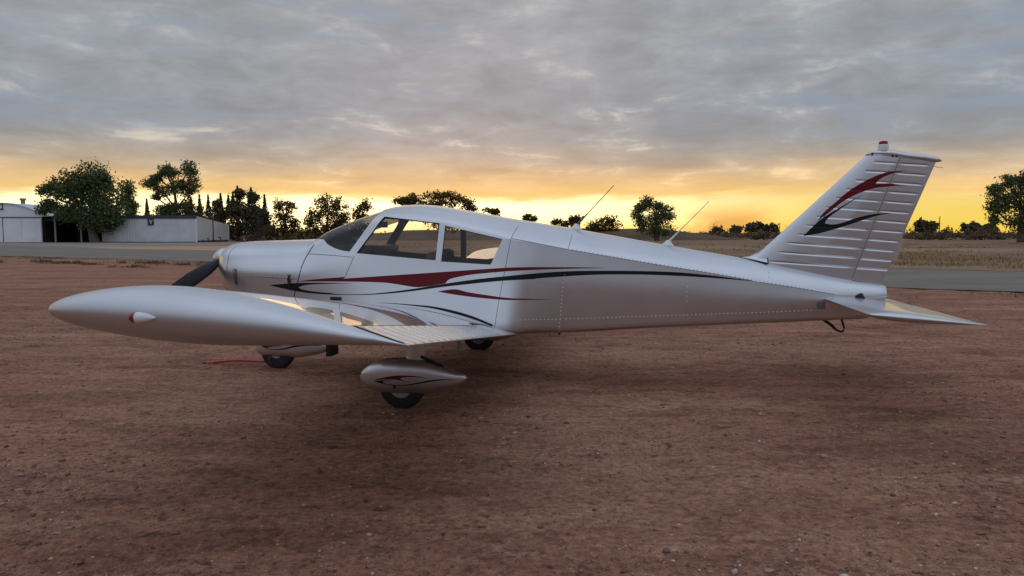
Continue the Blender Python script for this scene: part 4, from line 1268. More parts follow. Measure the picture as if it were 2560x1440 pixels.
F_Y2 = col_([(-2.50, 0.13), (-2.485, 0.18), (-2.45, 0.235), (-2.40, 0.29), (-2.3, 0.37), (-2.0, 0.43), (-1.43, 0.44), (-1.2, 0.43), (-0.9, 0.44), (-0.3, 0.45), (0.4, 0.45), (0.66, 0.455),
             (0.9, 0.452), (1.23, 0.425), (2.12, 0.33), (2.86, 0.238), (3.4, 0.178), (3.83, 0.128), (4.10, 0.092), (4.15, 0.072)])
F_Z2 = col_([(-2.50, 1.16), (-2.4, 1.19), (-2.0, 1.205), (-1.43, 1.235), (-1.2, 1.345), (-1.0, 1.42), (-0.65, 1.545), (-0.35, 1.565), (0, 1.54), (0.31, 1.475),
             (0.68, 1.389), (0.964, 1.344), (1.225, 1.293), (1.577, 1.233), (2.04, 1.154), (2.50, 1.081), (2.92, 1.007), (3.25, 0.952), (3.5, 0.910), (3.67, 0.880), (4.15, 0.865)])
F_T = col_([(-2.50, 86), (0.4, 82), (0.62, 76), (0.80, 64), (3.3, 62), (3.8, 80), (4.15, 86)])
F_Y4 = col_([(-2.50, 0.145), (-2.485, 0.195), (-2.45, 0.255), (-2.40, 0.318), (-2.3, 0.405), (-2.0, 0.49), (-1.43, 0.53), (-0.9, 0.555), (0.0, 0.558), (0.4, 0.55), (0.65, 0.525), (0.85, 0.490), (1.23, 0.452),
             (2.12, 0.345), (2.86, 0.250), (3.4, 0.186), (3.83, 0.133), (4.10, 0.095), (4.15, 0.075)])
F_Z4 = col_([(-2.50, 1.11), (-2.3, 1.06), (-1.43, 1.04), (-0.9, 1.10), (0.3, 1.06), (0.7, 1.0), (1.23, 0.95), (2.12, 0.89), (2.86, 0.83), (3.83, 0.81), (4.10, 0.84), (4.15, 0.855)])
F_Y5 = col_([(-2.50, 0.135), (-2.485, 0.185), (-2.45, 0.248), (-2.40, 0.312), (-2.3, 0.402), (-2.0, 0.486), (-1.6, 0.522), (-1.3, 0.555), (-1.0, 0.60), (-0.5, 0.665), (0.3, 0.692), (0.56, 0.675), (0.68, 0.625),
             (0.76, 0.545), (0.84, 0.492), (0.95, 0.472), (1.23, 0.442), (2.12, 0.335), (2.86, 0.240), (3.4, 0.176), (3.83, 0.122), (4.10, 0.082), (4.15, 0.065)])
F_Z5 = col_([(-2.50, 1.07), (-2.3, 0.90), (-2.0, 0.80), (-1.43, 0.75), (-1.0, 0.74), (-0.5, 0.70), (0.3, 0.62), (0.745, 0.545), (0.80, 0.56), (1.23, 0.57), (2.12, 0.62), (2.86, 0.65), (3.83, 0.70), (4.10, 0.80), (4.15, 0.85)])

NU, NS, NB = 14, 14, 14
HALF = NU + NS + NB - 2


def half_section(x):
    zt, zb, y2, z2, T, y4, z4, y5, z5 = [float(f(x)) for f in (F_ZT, F_ZB, F_Y2, F_Z2, F_T, F_Y4, F_Z4, F_Y5, F_Z5)]
    T = R(T)
    t = np.linspace(0, 1, NU) * T
    ya = y2 * np.sin(t) / math.sin(T)
    za = z2 + (zt - z2) * (np.cos(t) - math.cos(T)) / (1 - math.cos(T))
    s = np.linspace(0, 1, NS)[1:]
    zz = z2 + (z5 - z2) * s
    ys = pchip([-z2, -z4, -z5], [y2, y4, y5], -zz)
    q = np.linspace(0, math.pi / 2, NB)[1:]
    n = 3.4
    yb = y5 * np.cos(q) ** (2 / n)
    zb_ = z5 - (z5 - zb) * np.sin(q) ** (2 / n)
    yb[-1] = 0
    return np.concatenate([ya, ys, yb]), np.concatenate([za, zz, zb_])


def fuselage_bm(xs, shrink=0.0):
    bm = bmesh.new()
    rings = []
    for x in xs:
        y, z = half_section(x)
        ring = [bm.verts.new((x, -a, b)) for a, b in zip(y, z)]
        ring += [bm.verts.new((x, a, b)) for a, b in list(zip(y, z))[1:-1][::-1]]
        rings.append(ring)
    m = len(rings[0])
    for i in range(len(rings) - 1):
        for k in range(m):
            k2 = (k + 1) % m
            bm.faces.new((rings[i][k], rings[i][k2], rings[i + 1][k2], rings[i + 1][k]))
    seam = {NU - 1, m - (NU - 1)}
    for i in range(len(rings) - 1):
        if xs[i] > 0.60:
            for k in seam:
                e = bm.edges.get((rings[i][k], rings[i + 1][k]))
                if e:
                    e.smooth = False
    caps = [bm.faces.new(rings[0][::-1]), bm.faces.new(rings[-1])]
    bmesh.ops.recalc_face_normals(bm, faces=bm.faces[:])
    for f in bm.faces:
        f.smooth = True
    for c in caps:
        for e in c.edges:
            e.smooth = False
    if shrink:
        bm.normal_update()
        for v in bm.verts:
            v.co = v.co - v.normal * shrink
    return bm


def in_poly(x, z, poly):
    c = False
    j = len(poly) - 1
    for i in range(len(poly)):
        xi, zi = poly[i]
        xj, zj = poly[j]
        if (zi > z) != (zj > z) and x < (xj - xi) * (z - zi) / (zj - zi) + xi:
            c = not c
        j = i
    return c


def cut_window(bm, poly, ok):
    x0, x1 = min(p[0] for p in poly) - 0.06, max(p[0] for p in poly) + 0.06
    z0, z1 = min(p[1] for p in poly) - 0.06, max(p[1] for p in poly) + 0.06
    for i in range(len(poly)):
        a, b = poly[i], poly[(i + 1) % len(poly)]
        fs = []
        for f in bm.faces:
            c = f.calc_center_median()
            if x0 < c.x < x1 and z0 < c.z < z1 and ok(c):
                fs.append(f)
        es = {e for f in fs for e in f.edges}
        vs_ = {v for f in fs for v in f.verts}
        bmesh.ops.bisect_plane(bm, geom=list(vs_) + list(es) + fs, dist=1e-5, plane_co=(a[0], 0, a[1]),
                               plane_no=(b[1] - a[1], 0, -(b[0] - a[0])))
    hit = []
    for f in bm.faces:
        c = f.calc_center_median()
        if ok(c) and in_poly(c.x, c.z, poly):
            hit.append(f)
    return hit


def faces_to_mesh(name, faces, m, parent, shift=0.0):
    vm, V, F = {}, [], []
    for f in faces:
        q = []
        for v in f.verts:
            if v.index not in vm:
                vm[v.index] = len(V)
                V.append(v.co - v.normal * shift)
            q.append(vm[v.index])
        F.append(q)
    return mesh(name, V, F, m, parent, True)


xs_f = np.unique(np.round(np.concatenate([np.linspace(-2.50, -2.44, 8), np.linspace(-2.43, -2.2, 14), np.arange(-2.2, 0.54, 0.035), np.linspace(0.54, 1.0, 24), np.arange(1.0, 4.0, 0.04), np.linspace(4.0, 4.15, 8)]), 4))
bm = fuselage_bm(xs_f)
FUS_BVH = BVHTree.FromBMesh(bm)


def fus_y(x, z):
    h = FUS_BVH.ray_cast(Vector((x, -3, z)), Vector((0, 1, 0)), 3.0)
    return h[0].y if h[0] is not None else None


shield_poly = [(-1.45, 1.3885), (-1.33, 1.3885)] + WIN_SHIELD + [(-0.655, 1.80), (-1.5, 1.80)]
WINDOWS = [('windshield', shield_poly, lambda c: c.z > 1.24, M_SHIELD),
           ('side_window', WIN_FRONT, lambda c: c.y < -0.3, M_GLASS), ('side_window', WIN_REAR, lambda c: c.y < -0.3, M_GLASS),
           ('side_window', WIN_FRONT, lambda c: c.y > 0.3, M_GLASS), ('side_window', WIN_REAR, lambda c: c.y > 0.3, M_GLASS)]
glass_parts, seal_geo = [], []
for (nm, poly, ok, gm) in WINDOWS:
    hit = cut_window(bm, poly, ok)
    bm.verts.index_update()
    bm.normal_update()
    hs = set(hit)
    glass = faces_to_mesh(nm, hit, gm, None, 0.012)
    rim = [e for f in hit for e in f.edges if any(g not in hs for g in e.link_faces)]
    V, F = [], []
    for e in rim:
        a, b = e.verts
        o = len(V)
        V += [a.co - a.normal * 0.001, b.co - b.normal * 0.001, b.co - b.normal * 0.030, a.co - a.normal * 0.030]
        F.append((o, o + 1, o + 2, o + 3))
    seal = mesh('window_seal', V, F, M_SEAM_D, glass, False)
    glass_parts.append(glass)
    bmesh.ops.delete(bm, geom=hit, context='FACES')
me = bpy.data.meshes.new('fuselage')
bm.to_mesh(me)
bm.free()
me.materials.append(M_SILVER)
fuselage = link(bpy.data.objects.new('fuselage', me), PLANE)
for g in glass_parts:
    g.parent = PLANE

# cabin lining with the same openings
xs_c = np.arange(-1.24, 0.735, 0.035)
bm = fuselage_bm(xs_c, 0.032)
for (nm, poly, ok, gm) in WINDOWS:
    hit = cut_window(bm, poly, ok)
    bmesh.ops.delete(bm, geom=hit, context='FACES')
me = bpy.data.meshes.new('cabin_lining')
bm.to_mesh(me)
bm.free()
me.materials.append(M_INT)
link(bpy.data.objects.new('cabin_lining', me), PLANE)

# cabin furniture
box('instrument_panel', -1.20, -0.80, -0.44, 0.44, 0.75, 1.285, M_PANEL, PLANE, 0.05)
box('glareshield', -1.12, -0.70, -0.42, 0.42, 1.245, 1.325, M_PANEL, PLANE, 0.035)
for yy in (-0.27, 0.27):
    yk = tube('control_yoke', [(-0.80, yy, 1.14), (-0.62, yy, 1.15)], 0.018, M_PANEL, PLANE)
    tube('yoke_grip', [(-0.62, yy - 0.14, 1.22), (-0.60, yy - 0.13, 1.14), (-0.60, yy, 1.12), (-0.60, yy + 0.13, 1.14), (-0.62, yy + 0.14, 1.22)], 0.016, M_PANEL, yk)


def seat(x, y, w, ztop, m):
    bm = bmesh.new()
    box_bm(bm, -0.48, 0.0, -w / 2, w / 2, 0.72, 0.88, 0.05)
    s = bm_obj('seat', bm, m, PLANE)
    bm = bmesh.new()
    box_bm(bm, -0.07, 0.07, -w / 2, w / 2, 0.0, ztop - 0.80, 0.06)
    b = bm_obj('backrest', bm, m, s)
    b.location = (0.02, 0, 0.80)
    b.rotation_euler = (0, R(12), 0)
    s.location = (x, y, 0)
    return s


seat(-0.20, -0.25, 0.42, 1.27, M_SEAT)
seat(-0.26, 0.25, 0.42, 1.29, M_SEATD)
seat(0.36, 0.0, 0.86, 1.20, M_SEATD)
box('sun_visor', -0.66, -0.60, -0.40, -0.24, 1.50, 1.56, M_PANEL, PLANE, 0.012)


# ---- thin coverings that follow a surface: stripes, panel seams
def decal(name, poly, surf, m, parent, gx_=0.025, gz_=0.04, off=0.0018, smooth_it=True, step=4):
    P = smooth_poly(poly, step=step) if smooth_it else poly
    tris = tessellate_polygon([[Vector((p[0], p[1], 0)) for p in P]])
    bm = bmesh.new()
    vs_ = [bm.verts.new((p[0], 0, p[1])) for p in P]
    for t in tris:
        try:
            bm.faces.new([vs_[i] for i in t])
        except ValueError:
            pass
    for ax, g in ((0, gx_), (2, gz_)):
        lo = min(p[0 if ax == 0 else 1] for p in P)
        hi = max(p[0 if ax == 0 else 1] for p in P)
        for c in np.arange(lo + g * 0.5, hi, g):
            co = (c, 0, 0) if ax == 0 else (0, 0, c)
            no = (1, 0, 0) if ax == 0 else (0, 0, 1)
            bmesh.ops.bisect_plane(bm, geom=bm.verts[:] + bm.edges[:] + bm.faces[:], dist=1e-5, plane_co=co, plane_no=no)
    bad = []
    for v in bm.verts:
        y = surf(v.co.x, v.co.z)
        if y is None:
            bad.append(v)
        else:
            v.co.y = y - off
    if bad:
        bmesh.ops.delete(bm, geom=bad, context='VERTS')
    for f in bm.faces:
        f.smooth = True
        if f.normal.y > 0:
            f.normal_flip()
    bmesh.ops.recalc_face_normals(bm, faces=bm.faces[:])
    me = bpy.data.meshes.new(name)
    bm.to_mesh(me)
    bm.free()
    me.materials.append(m)
    return link(bpy.data.objects.new(name, me), parent)


def ribbon(name, pts, w, surf, m, parent, off=0.0015, seg=0.03):
    P = [Vector(p) for p in smooth_poly(pts, corner=70, closed=False, step=4)]
    out = [P[0]]
    for a, b in zip(P[:-1], P[1:]):
        k = max(1, int((b - a).length / seg))
        out += [a.lerp(b, (j + 1) / k) for j in range(k)]
    V, F = [], []
    for i, p in enumerate(out):
        d = (out[min(i + 1, len(out) - 1)] - out[max(i - 1, 0)]).normalized()
        n = Vector((-d.y, d.x))
        for s in (-0.5, 0.5):
            q = p + n * w * s
            y = surf(q.x, q.y)
            if y is None:
                y = surf(p.x, p.y)
            if y is None:
                y = V[-1][1] + off if V else -0.1
            V.append((q.x, y - off, q.y))
    for i in range(len(out) - 1):
        F.append((2 * i, 2 * i + 1, 2 * i + 3, 2 * i + 2))
    return mesh(name, V, F, m, parent, True)


tag(decal('stripe', RED_MAIN, fus_y, M_RED, fuselage, off=0.0020), 'long dark red swoosh along the cabin side')
tag(decal('stripe', BLACK_MAIN, fus_y, M_BLACK, fuselage, off=0.0026), 'long black swoosh curling round on the cowling')
tag(decal('stripe', RED_LOW, fus_y, M_RED, fuselage, off=0.0020), 'short dark red swoosh low on the fuselage')
tag(decal('stripe', BLACK_FILLET, fus_y, M_BLACK, fuselage, off=0.0030), 'curved black line above the wing root')
for i, L in enumerate(LINES):
    wid = 0.0045
    mm = M_SEAM
    if i == 5:
        wid, mm = 0.009, M_SEAM_D
    ribbon('panel_seam', L, wid, fus_y, mm, fuselage)
decal('tail_cutout_shade', CUTOUT, fus_y, M_SEAM_D, fuselage, off=0.003, smooth_it=False)  # dark patch laid on the skin, standing for shade inside the opening
px0, pz1 = PLATE[0]
px1, pz0 = PLATE[1]
decal('data_plate', [(px0, pz0), (px1, pz0), (px1, pz1), (px0, pz1)], fus_y, M_PLATE, fuselage, off=0.003, smooth_it=False)


def rivets(name, lines, surf, m, parent, pitch=0.036, r=0.0070, h=0.0048):
    V, F = [], []
    for L in lines:
        P = [Vector(p) for p in L]
        for a, b in zip(P[:-1], P[1:]):
            k = max(1, int((b - a).length / pitch))
            for j in range(k):
                p = a.lerp(b, j / k)
                y = surf(p.x, p.y)
                if y is None:
                    continue
                o = len(V)
                for q in range(6):
                    t = q * math.pi / 3
                    V.append((p.x + r * math.cos(t), y - 0.0002, p.y + r * math.sin(t)))
                V.append((p.x, y - h, p.y))
                for q in range(6):
                    F.append((o + q, o + (q + 1) % 6, o + 6))
    o = mesh(name, V, F, m, parent, True)
    o['kind'] = 'stuff'
    return o


rivets('rivets', RIVETS, fus_y, M_RIVET, fuselage)
for (p, q) in LATCH:
    ya, yb = fus_y(*p) or -0.4, fus_y(*q) or -0.4
    V, F = tube_geo([(p[0], ya - 0.010, p[1]), (p[0] + (q[0] - p[0]) * 0.3, (ya * .7 + yb * .3) - 0.016, p[1] + (q[1] - p[1]) * 0.3), (q[0], yb - 0.006, q[1])], [0.017, 0.015, 0.006], 8)
    mesh('cowl_latch', V, F, M_BRASS, fuselage)
(sx0, sz1), (sx1, sz0) = SCOOP
ys = (fus_y(sx0, sz0) or -0.55)
bm = bmesh.new()
box_bm(bm, sx0, sx1, ys - 0.03, ys + 0.05, sz0 - 0.012, sz1 + 0.004, 0.006)
bm_obj('air_scoop', bm, M_SEAM_D, fuselage)
tube('belly_antenna', [(1.12, -0.2, 0.50), (1.12, -0.2, 0.455)], [0.03, 0.008], M_PANEL, fuselage)

# ---- spinner and propeller
HUB = Vector((-2.545, 0, 1.176))
lathe('spinner', [(-0.02, 0.105), (0.0, 0.112), (0.03, 0.108), (0.06, 0.095), (0.09, 0.074), (0.12, 0.045), (0.138, 0.012)], HUB + Vector((0.02, 0, 0)), (-1, 0, 0.0), M_SILVER, PLANE)


def blade(theta, length=1.14):
    """theta measured from +y upwards"""
    rad = Vector((0, math.cos(theta), math.sin(theta)))
    tan = Vector((0, -math.sin(theta), math.cos(theta)))
    ax = Vector((1, 0, 0))
    V, F = [], []
    st = np.linspace(0.06, 1.0, 18)
    for s in st:
        ch = float(np.interp(s, [0.06, 0.14, 0.30, 0.55, 0.80, 0.93, 0.98, 1.0], [0.06, 0.09, 0.130, 0.145, 0.130, 0.11, 0.08, 0.03]))
        th = float(np.interp(s, [0.06, 0.2, 0.5, 1.0], [0.045, 0.032, 0.018, 0.006]))
        tw = R(float(np.interp(s, [0.06, 0.25, 0.6, 1.0], [62, 44, 25, 16])))
        cdir = tan * math.cos(tw) + ax * math.sin(tw)
        ndir = cdir.cross(rad).normalized()
        c0 = HUB + rad * (s * length)
        for k in range(12):
            q = 2 * math.pi * k / 12
            V.append(c0 + cdir * (ch / 2 * math.cos(q)) + ndir * (th / 2 * math.sin(q)))
    for i in range(len(st) - 1):
        for k in range(12):
            k2 = (k + 1) % 12
            F.append((i * 12 + k, i * 12 + k2, (i + 1) * 12 + k2, (i + 1) * 12 + k))
    F.append(tuple(range(12))[::-1])
    F.append(tuple((len(st) - 1) * 12 + k for k in range(12)))
    return mesh('propeller_blade', V, F, M_PROP, PLANE, True, 60)


TH = R(18)
blade(TH)
blade(TH + math.pi)

# ---- wings
C0 = 1.66
HINGE_C = 0.25
L_ROOT, L_TIP = 0.42, 4.40


def wing_le_te(l):
    t = (l - 0.62) / (4.5 - 0.62)
    te = Vector((0.771 + (0.905 - 0.771) * t, 0.508 + (0.985 - 0.508) * t))
    le = Vector((-0.83 + 0.043 * t, 0.605 + (1.112 - 0.605) * t))
    if l < 1.25:
        g = ((1.25 - l) / 0.65) ** 1.5
        le.x -= 0.40 * g
        le.y -= 0.015 * g
    return le, te


FOIL_X = [0, .005, .0125, .025, .05, .075, .10, .15, .20, .25, .30, .35, .40, .45, .50, .55, .60, .65, .70, .75, .80, .85, .90, .95, 1.0]
FOIL_Y = [0, .0112, .0170, .0232, .0325, .0396, .0456, .0550, .0622, .0676, .0715, .0740, .0750, .0743, .0720, .0682, .0630, .0566, .0494, .0416, .0334, .0250, .0166, .0084, .0008]


def foil(c):
    c = np.asarray(c, float)
    yt = C0 * np.interp(np.sqrt(c), np.sqrt(FOIL_X), FOIL_Y)
    zc = 4 * 0.025 * C0 * c * (1 - c)
    return yt, zc


def wing_pt(l, c, side):
    """side +1 upper, -1 lower"""
    le, te = wing_le_te(l)
    yt, zc = foil(np.asarray(c, float))
    x = le.x + c * (te.x - le.x)
    z = le.y + c * (te.y - le.y) + zc + side * yt
    return x, z


def grid_obj(name, G, m, parent, close_u=False, caps=(False, False), sharp=None):
    """G[i][k] points; i along the span, k round the section"""
    G = np.asarray(G, float)
    ni, nk = G.shape[:2]
    V = G.reshape(-1, 3)
    F = []
    for i in range(ni - 1):
        for k in range(nk if close_u else nk - 1):
            k2 = (k + 1) % nk
            F.append((i * nk + k, i * nk + k2, (i + 1) * nk + k2, (i + 1) * nk + k))
    if caps[0]:
        F.append(tuple(range(nk))[::-1])
    if caps[1]:
        F.append(tuple((ni - 1) * nk + k for k in range(nk)))
    bm = bmesh.new()
    bv = [bm.verts.new(v) for v in V]
    for f in F:
        try:
            bm.faces.new([bv[i] for i in f])
        except ValueError:
            pass
    return bm_obj(name, bm, m, parent, True, sharp)


def top_z(x, l):
    le, te = wing_le_te(l)
    c = min(max((x - le.x) / (te.x - le.x), 0.0), 1.0)
    return float(wing_pt(l, c, 1)[1])


def make_wing(s):
    # main panel
    ls = np.concatenate([np.arange(L_ROOT, 1.3, 0.05), np.linspace(1.3, L_TIP, 34)])
    G = []
    for l in ls:
        le, te = wing_le_te(l)
        ch = 1 - HINGE_C / (te.x - le.x)
        cs = 0.5 * (1 - np.cos(np.linspace(0, math.pi * 0.86, 34)))
        cs = cs / cs[-1] * ch
        xu, zu = wing_pt(l, cs, 1)
        xl, zl = wing_pt(l, cs, -1)
        ring = [(x, s * l, z) for x, z in zip(xu[::-1], zu[::-1])] + [(x, s * l, z) for x, z in zip(xl[1:], zl[1:])]
        G.append(ring)
    wing = grid_obj('wing', G, M_GLOSS, PLANE, True, (True, True), 50)

    # flap and aileron with pressed beads
    def control(name, l0, l1):
        ls2 = np.arange(l0, l1 + 1e-6, 0.0105)
        G2 = []
        for l in ls2:
            le, te = wing_le_te(l)
            ch = 1 - (HINGE_C - 0.010) / (te.x - le.x)
            cs = np.linspace(ch, 1.0, 12)
            xu, zu = wing_pt(l, cs, 1)
            xl, zl = wing_pt(l, cs, -1)
            zl = np.minimum(zl, zu - 0.004)
            bead = 0.0
            if l > 1.53:
                q = ((l - 1.53) / 0.155) % 1.0
                bead = 0.0085 * math.exp(-((q - 0.5) / 0.14) ** 2)
            m_ = np.clip(np.minimum((cs - ch) / 0.012, (1 - cs) / 0.006), 0, 1)
            zu = zu + bead * m_
            G2.append([(x, s * l, z) for x, z in zip(xu[::-1], zu[::-1])] + [(x, s * l, z) for x, z in zip(xl, zl)])
        return grid_obj(name, G2, M_FLAP, wing, True, (True, True), 60)
    control('flap', 0.66, 2.28)
    control('aileron', 2.288, L_TIP - 0.002)
    # rounded tip fairing
    cs = 0.5 * (1 - np.cos(np.linspace(0, math.pi, 56)))
    ph = np.linspace(math.pi / 2, -math.pi / 2, 25)
    le, te = wing_le_te(L_TIP)
    yt, zc = foil(cs)
    G3 = []
    for c, h, cam_ in zip(cs, yt, zc):
        b = 1.25 * h
        x = le.x + c * (te.x - le.x)
        zm = le.y + c * (te.y - le.y) + cam_
        row = [(x, s * (L_TIP + 0.001), zm + h)] + [(x + 0.03 * math.cos(p) * (1 if c > 0.9 else 0), s * (L_TIP + 0.012 + b * math.cos(p) ** 0.9), zm + h * math.sin(p)) for p in ph] + [(x, s * (L_TIP + 0.001), zm - h)]
        G3.append(row)
    tip = grid_obj('wing_tip', G3, M_SATIN, wing, False, (False, False), 60)
    # navigation light
    xn, zn = -0.215, 1.092
    c = (xn - le.x) / (te.x - le.x)
    yt1, zc1 = foil(np.array([c]))
    yo = L_TIP + 0.012 + 1.25 * float(yt1[0])
    zn = le.y + c * (te.y - le.y) + float(zc1[0]) - 0.004
    bodyp = [(0.036, 0.0242), (0.055, 0.0238), (0.082, 0.0185), (0.106, 0.010), (0.122, 0.002)]
    nl = lathe('navigation_light', bodyp, (xn - 0.055, s * (yo + 0.006), zn), (1, 0, 0), M_WHITEP, wing, 20)
    nl['label'] = 'white teardrop navigation light'
    return wing


for s in (-1, 1):
    w = make_wing(s)
    w['label'] = 'near wing with glossy upper skin' if s < 0 else 'far wing seen through the cabin windows'
    # lens in front of the teardrop
    le, te = wing_le_te(L_TIP)
    xn = -0.215
    c = (xn - le.x) / (te.x - le.x)
    yt1, zc1 = foil(np.array([c]))
    yo = L_TIP + 0.012 + 1.25 * float(yt1[0])
    zn = le.y + c * (te.y - le.y) + float(zc1[0]) - 0.004
    ln = lathe('light_lens', [(0.0, 0.005), (0.006, 0.014), (0.016, 0.0205), (0.0355, 0.0240)], (xn - 0.055, s * (yo + 0.006), zn), (1, 0, 0), M_REDLENS if s < 0 else M_WHITEP, w, 20)
    if s < 0:
        ln['label'] = 'red lens of the navigation light'
    # black edging of the wing walk, along the flap gap
    V, F = [], []
    for l in np.linspace(0.68, 1.50, 24):
        le, te = wing_le_te(l)
        xh = te.x - HINGE_C
        for dx in (-0.046, 0.002):
            V.append((xh + dx, s * l, top_z(xh + dx, l) + 0.003))
    for i in range(23):
        F.append((2 * i, 2 * i + 1, 2 * i + 3, 2 * i + 2))
    mesh('wing_walk_edge', V, F, M_SEAM_D, w)

# ---- fin and rudder
FB_LE, FT_LE = Vector((2.776, 1.027)), Vector((3.957, 2.176))
FB_H, FT_H = Vector((3.848, 0.985)), Vector((4.229, 2.138))
FB_TE, FT_TE = Vector((4.121, 0.988)), Vector((4.548, 2.100))


def fin_half(c, t):
    T = 0.060 + (0.034 - 0.060) * t
    c = np.asarray(c, float)
    nose = np.sqrt(np.clip(1 - ((np.minimum(c, 0.27) - 0.27) / 0.27) ** 2, 0, 1))
    return T * nose * np.where(c > 0.45, 1 - 0.80 * (c - 0.45) / 0.55, 1.0)


def bead_depth(x, z, beads):
    d = 0.0
    for (p0, p1) in beads:
        if abs(z - 0.5 * (p0[1] + p1[1])) > 0.08:
            continue
        dx, dz = p1[0] - p0[0], p1[1] - p0[1]
        L = math.hypot(dx, dz)
        s = ((x - p0[0]) * dx + (z - p0[1]) * dz) / L
        q = (-(x - p0[0]) * dz + (z - p0[1]) * dx) / L
        e = min(max(min(s, L - s) / 0.012 + 1.0, 0), 1)
        d = max(d, 0.0050 * math.exp(-(q / 0.0064) ** 2) * e)
    return d


def fin_panel(name, b0, t0, b1, t1, c_of, beads, parent, rows, cols, open_le):
    G = []
    for i in range(rows + 1):
        t = i / rows
        A, B = b0.lerp(t0, t), b1.lerp(t1, t)
        lev, tev = FB_LE.lerp(FT_LE, t), FB_TE.lerp(FT_TE, t)
        us = np.linspace(0, 1, cols + 1)
        if open_le:
            us = us ** 1.6
        near, far = [], []
        for u in us:
            p = A.lerp(B, u)
            c = (p.x - lev.x) / (tev.x - lev.x)
            h = float(fin_half(min(max(c, 0.0), 1.0), t))
            h = max(h - (bead_depth(p.x, p.y, beads) if h > 0.012 else 0), 0.001)
            near.append((p.x, -h, p.y))
            far.append((p.x, h, p.y))
        G.append(near[::-1] + far[1:] if open_le else near[::-1] + far)
    return grid_obj(name, G, M_SILVER, parent, True, (True, True), 60)


fin = fin_panel('fin', FB_LE, FT_LE, FB_H, FT_H, None, FIN_BEADS, PLANE, 330, 30, True)
off = Vector((0.003, 0))
rudder = fin_panel('rudder', FB_H + off + Vector((0.0, 0.03)), FT_H + off, FB_TE, FT_TE, None, RUD_BEADS, PLANE, 330, 16, False)


def bvh_of(o):
    me = o.data
    return BVHTree.FromPolygons([v.co for v in me.vertices], [p.vertices[:] for p in me.polygons])


B_FIN, B_RUD = bvh_of(fin), bvh_of(rudder)


def fin_y(x, z):
    best = None
    for b in (B_FIN, B_RUD):
        h = b.ray_cast(Vector((x, -1, z)), Vector((0, 1, 0)), 1.5)
        if h[0] is not None and (best is None or h[0].y < best) and h[0].y < 0:
            best = h[0].y
    return best if best is not None else -0.035


tag(decal('stripe', FIN_RED, fin_y, M_RED, fin, 0.03, 0.0055, 0.0012), 'dark red flame-shaped swoosh on the fin')
tag(decal('stripe', FIN_BLACK, fin_y, M_BLACK, fin, 0.03, 0.0055, 0.0016), 'black forked swoosh on the fin')
ribbon('hinge_gap', [(3.853, 1.03), (4.229, 2.132)], 0.0042, fin_y, M_SEAM, fin, off=0.0012)
rivets('rivets', [FIN_RIVETS], fin_y, M_RIVET, fin, 0.03, 0.004, 0.0022)
mesh('trim_tab', [(x, y, z) for y in (-0.006, 0.006) for x, z in ((4.27, 1.40), (4.305, 1.395), (4.245, 1.19), (4.195, 1.19))],
     [(0, 1, 2, 3), (7, 6, 5, 4), (0, 4, 5, 1), (1, 5, 6, 2), (2, 6, 7, 3), (3, 7, 4, 0)], M_SILVER, rudder, False)
tube('static_wick', [(4.53, 0, 2.06), (4.57, 0, 2.045), (4.61, 0, 2.043)], 0.0022, M_PANEL, rudder, 5)


def outline_body(name, top, bot, wfun, yc, m, parent, n=2.4, nx_=60, ns=28, sharp=None):
    """solid whose side outline is top/bottom curves (x, z) and whose half width is wfun(u)"""
    ta, ba = np.array(top), np.array(bot)
    x0, x1 = ta[0, 0], ta[-1, 0]
    u = 0.5 * (1 - np.cos(np.linspace(0.0, math.pi, nx_)))
    xs = x0 + (x1 - x0) * u
    zt = pchip(ta[:, 0], ta[:, 1], xs)
    zb = pchip(ba[:, 0], ba[:, 1], xs)
    G = []
    for x, a, b, q in zip(xs, zt, zb, u):
        w = max(wfun(q), 0.002)
        hh = max((a - b) / 2, 0.001)
        ring = []
        for k in range(ns):
            t = 2 * math.pi * k / ns
            ct, st_ = math.cos(t), math.sin(t)
            ring.append((x, yc + w * math.copysign(abs(ct) ** (2 / n), ct), (a + b) / 2 + hh * math.copysign(abs(st_) ** (2 / n), st_)))
        G.append(ring)
    return grid_obj(name, G, m, parent, True, (True, True), sharp)


cap = outline_body('fin_cap', [(3.935, 2.170), (4.0, 2.206), (4.14, 2.214), (4.297, 2.184), (4.565, 2.136), (4.594, 2.110)],
                   [(3.935, 2.168), (4.08, 2.150), (4.23, 2.130), (4.45, 2.104), (4.545, 2.092), (4.594, 2.098)],
                   lambda q: float(np.interp(q, [0, 0.05, 0.2, 0.6, 0.95, 1], [0.008, 0.032, 0.044, 0.036, 0.026, 0.008])), 0, M_SILVER, fin, 2.2)
for x, z in ((3.99, 2.176), (4.165, 2.152), (4.20, 2.15)):
    lathe('cap_screw', [(0, 0.011), (0.006, 0.010)], (x, -0.036, z), (0, -1, 0), M_SEAM_D, fin, 10)
bc = lathe('beacon', [(0, 0.012), (0.036, 0.041), (0.037, 0.046), (0.085, 0.048), (0.097, 0.045), (0.098, 0.039)], (4.091, 0, 2.164), (0, 0, 1), M_WHITEP, fin, 24)
tag(lathe('beacon_lens', [(0, 0.039), (0.018, 0.039), (0.027, 0.033), (0.031, 0.018), (0.032, 0.001)], (4.091, 0, 2.263), (0, 0, 1), M_REDLENS, fin, 24), 'red lens on top of the white beacon')

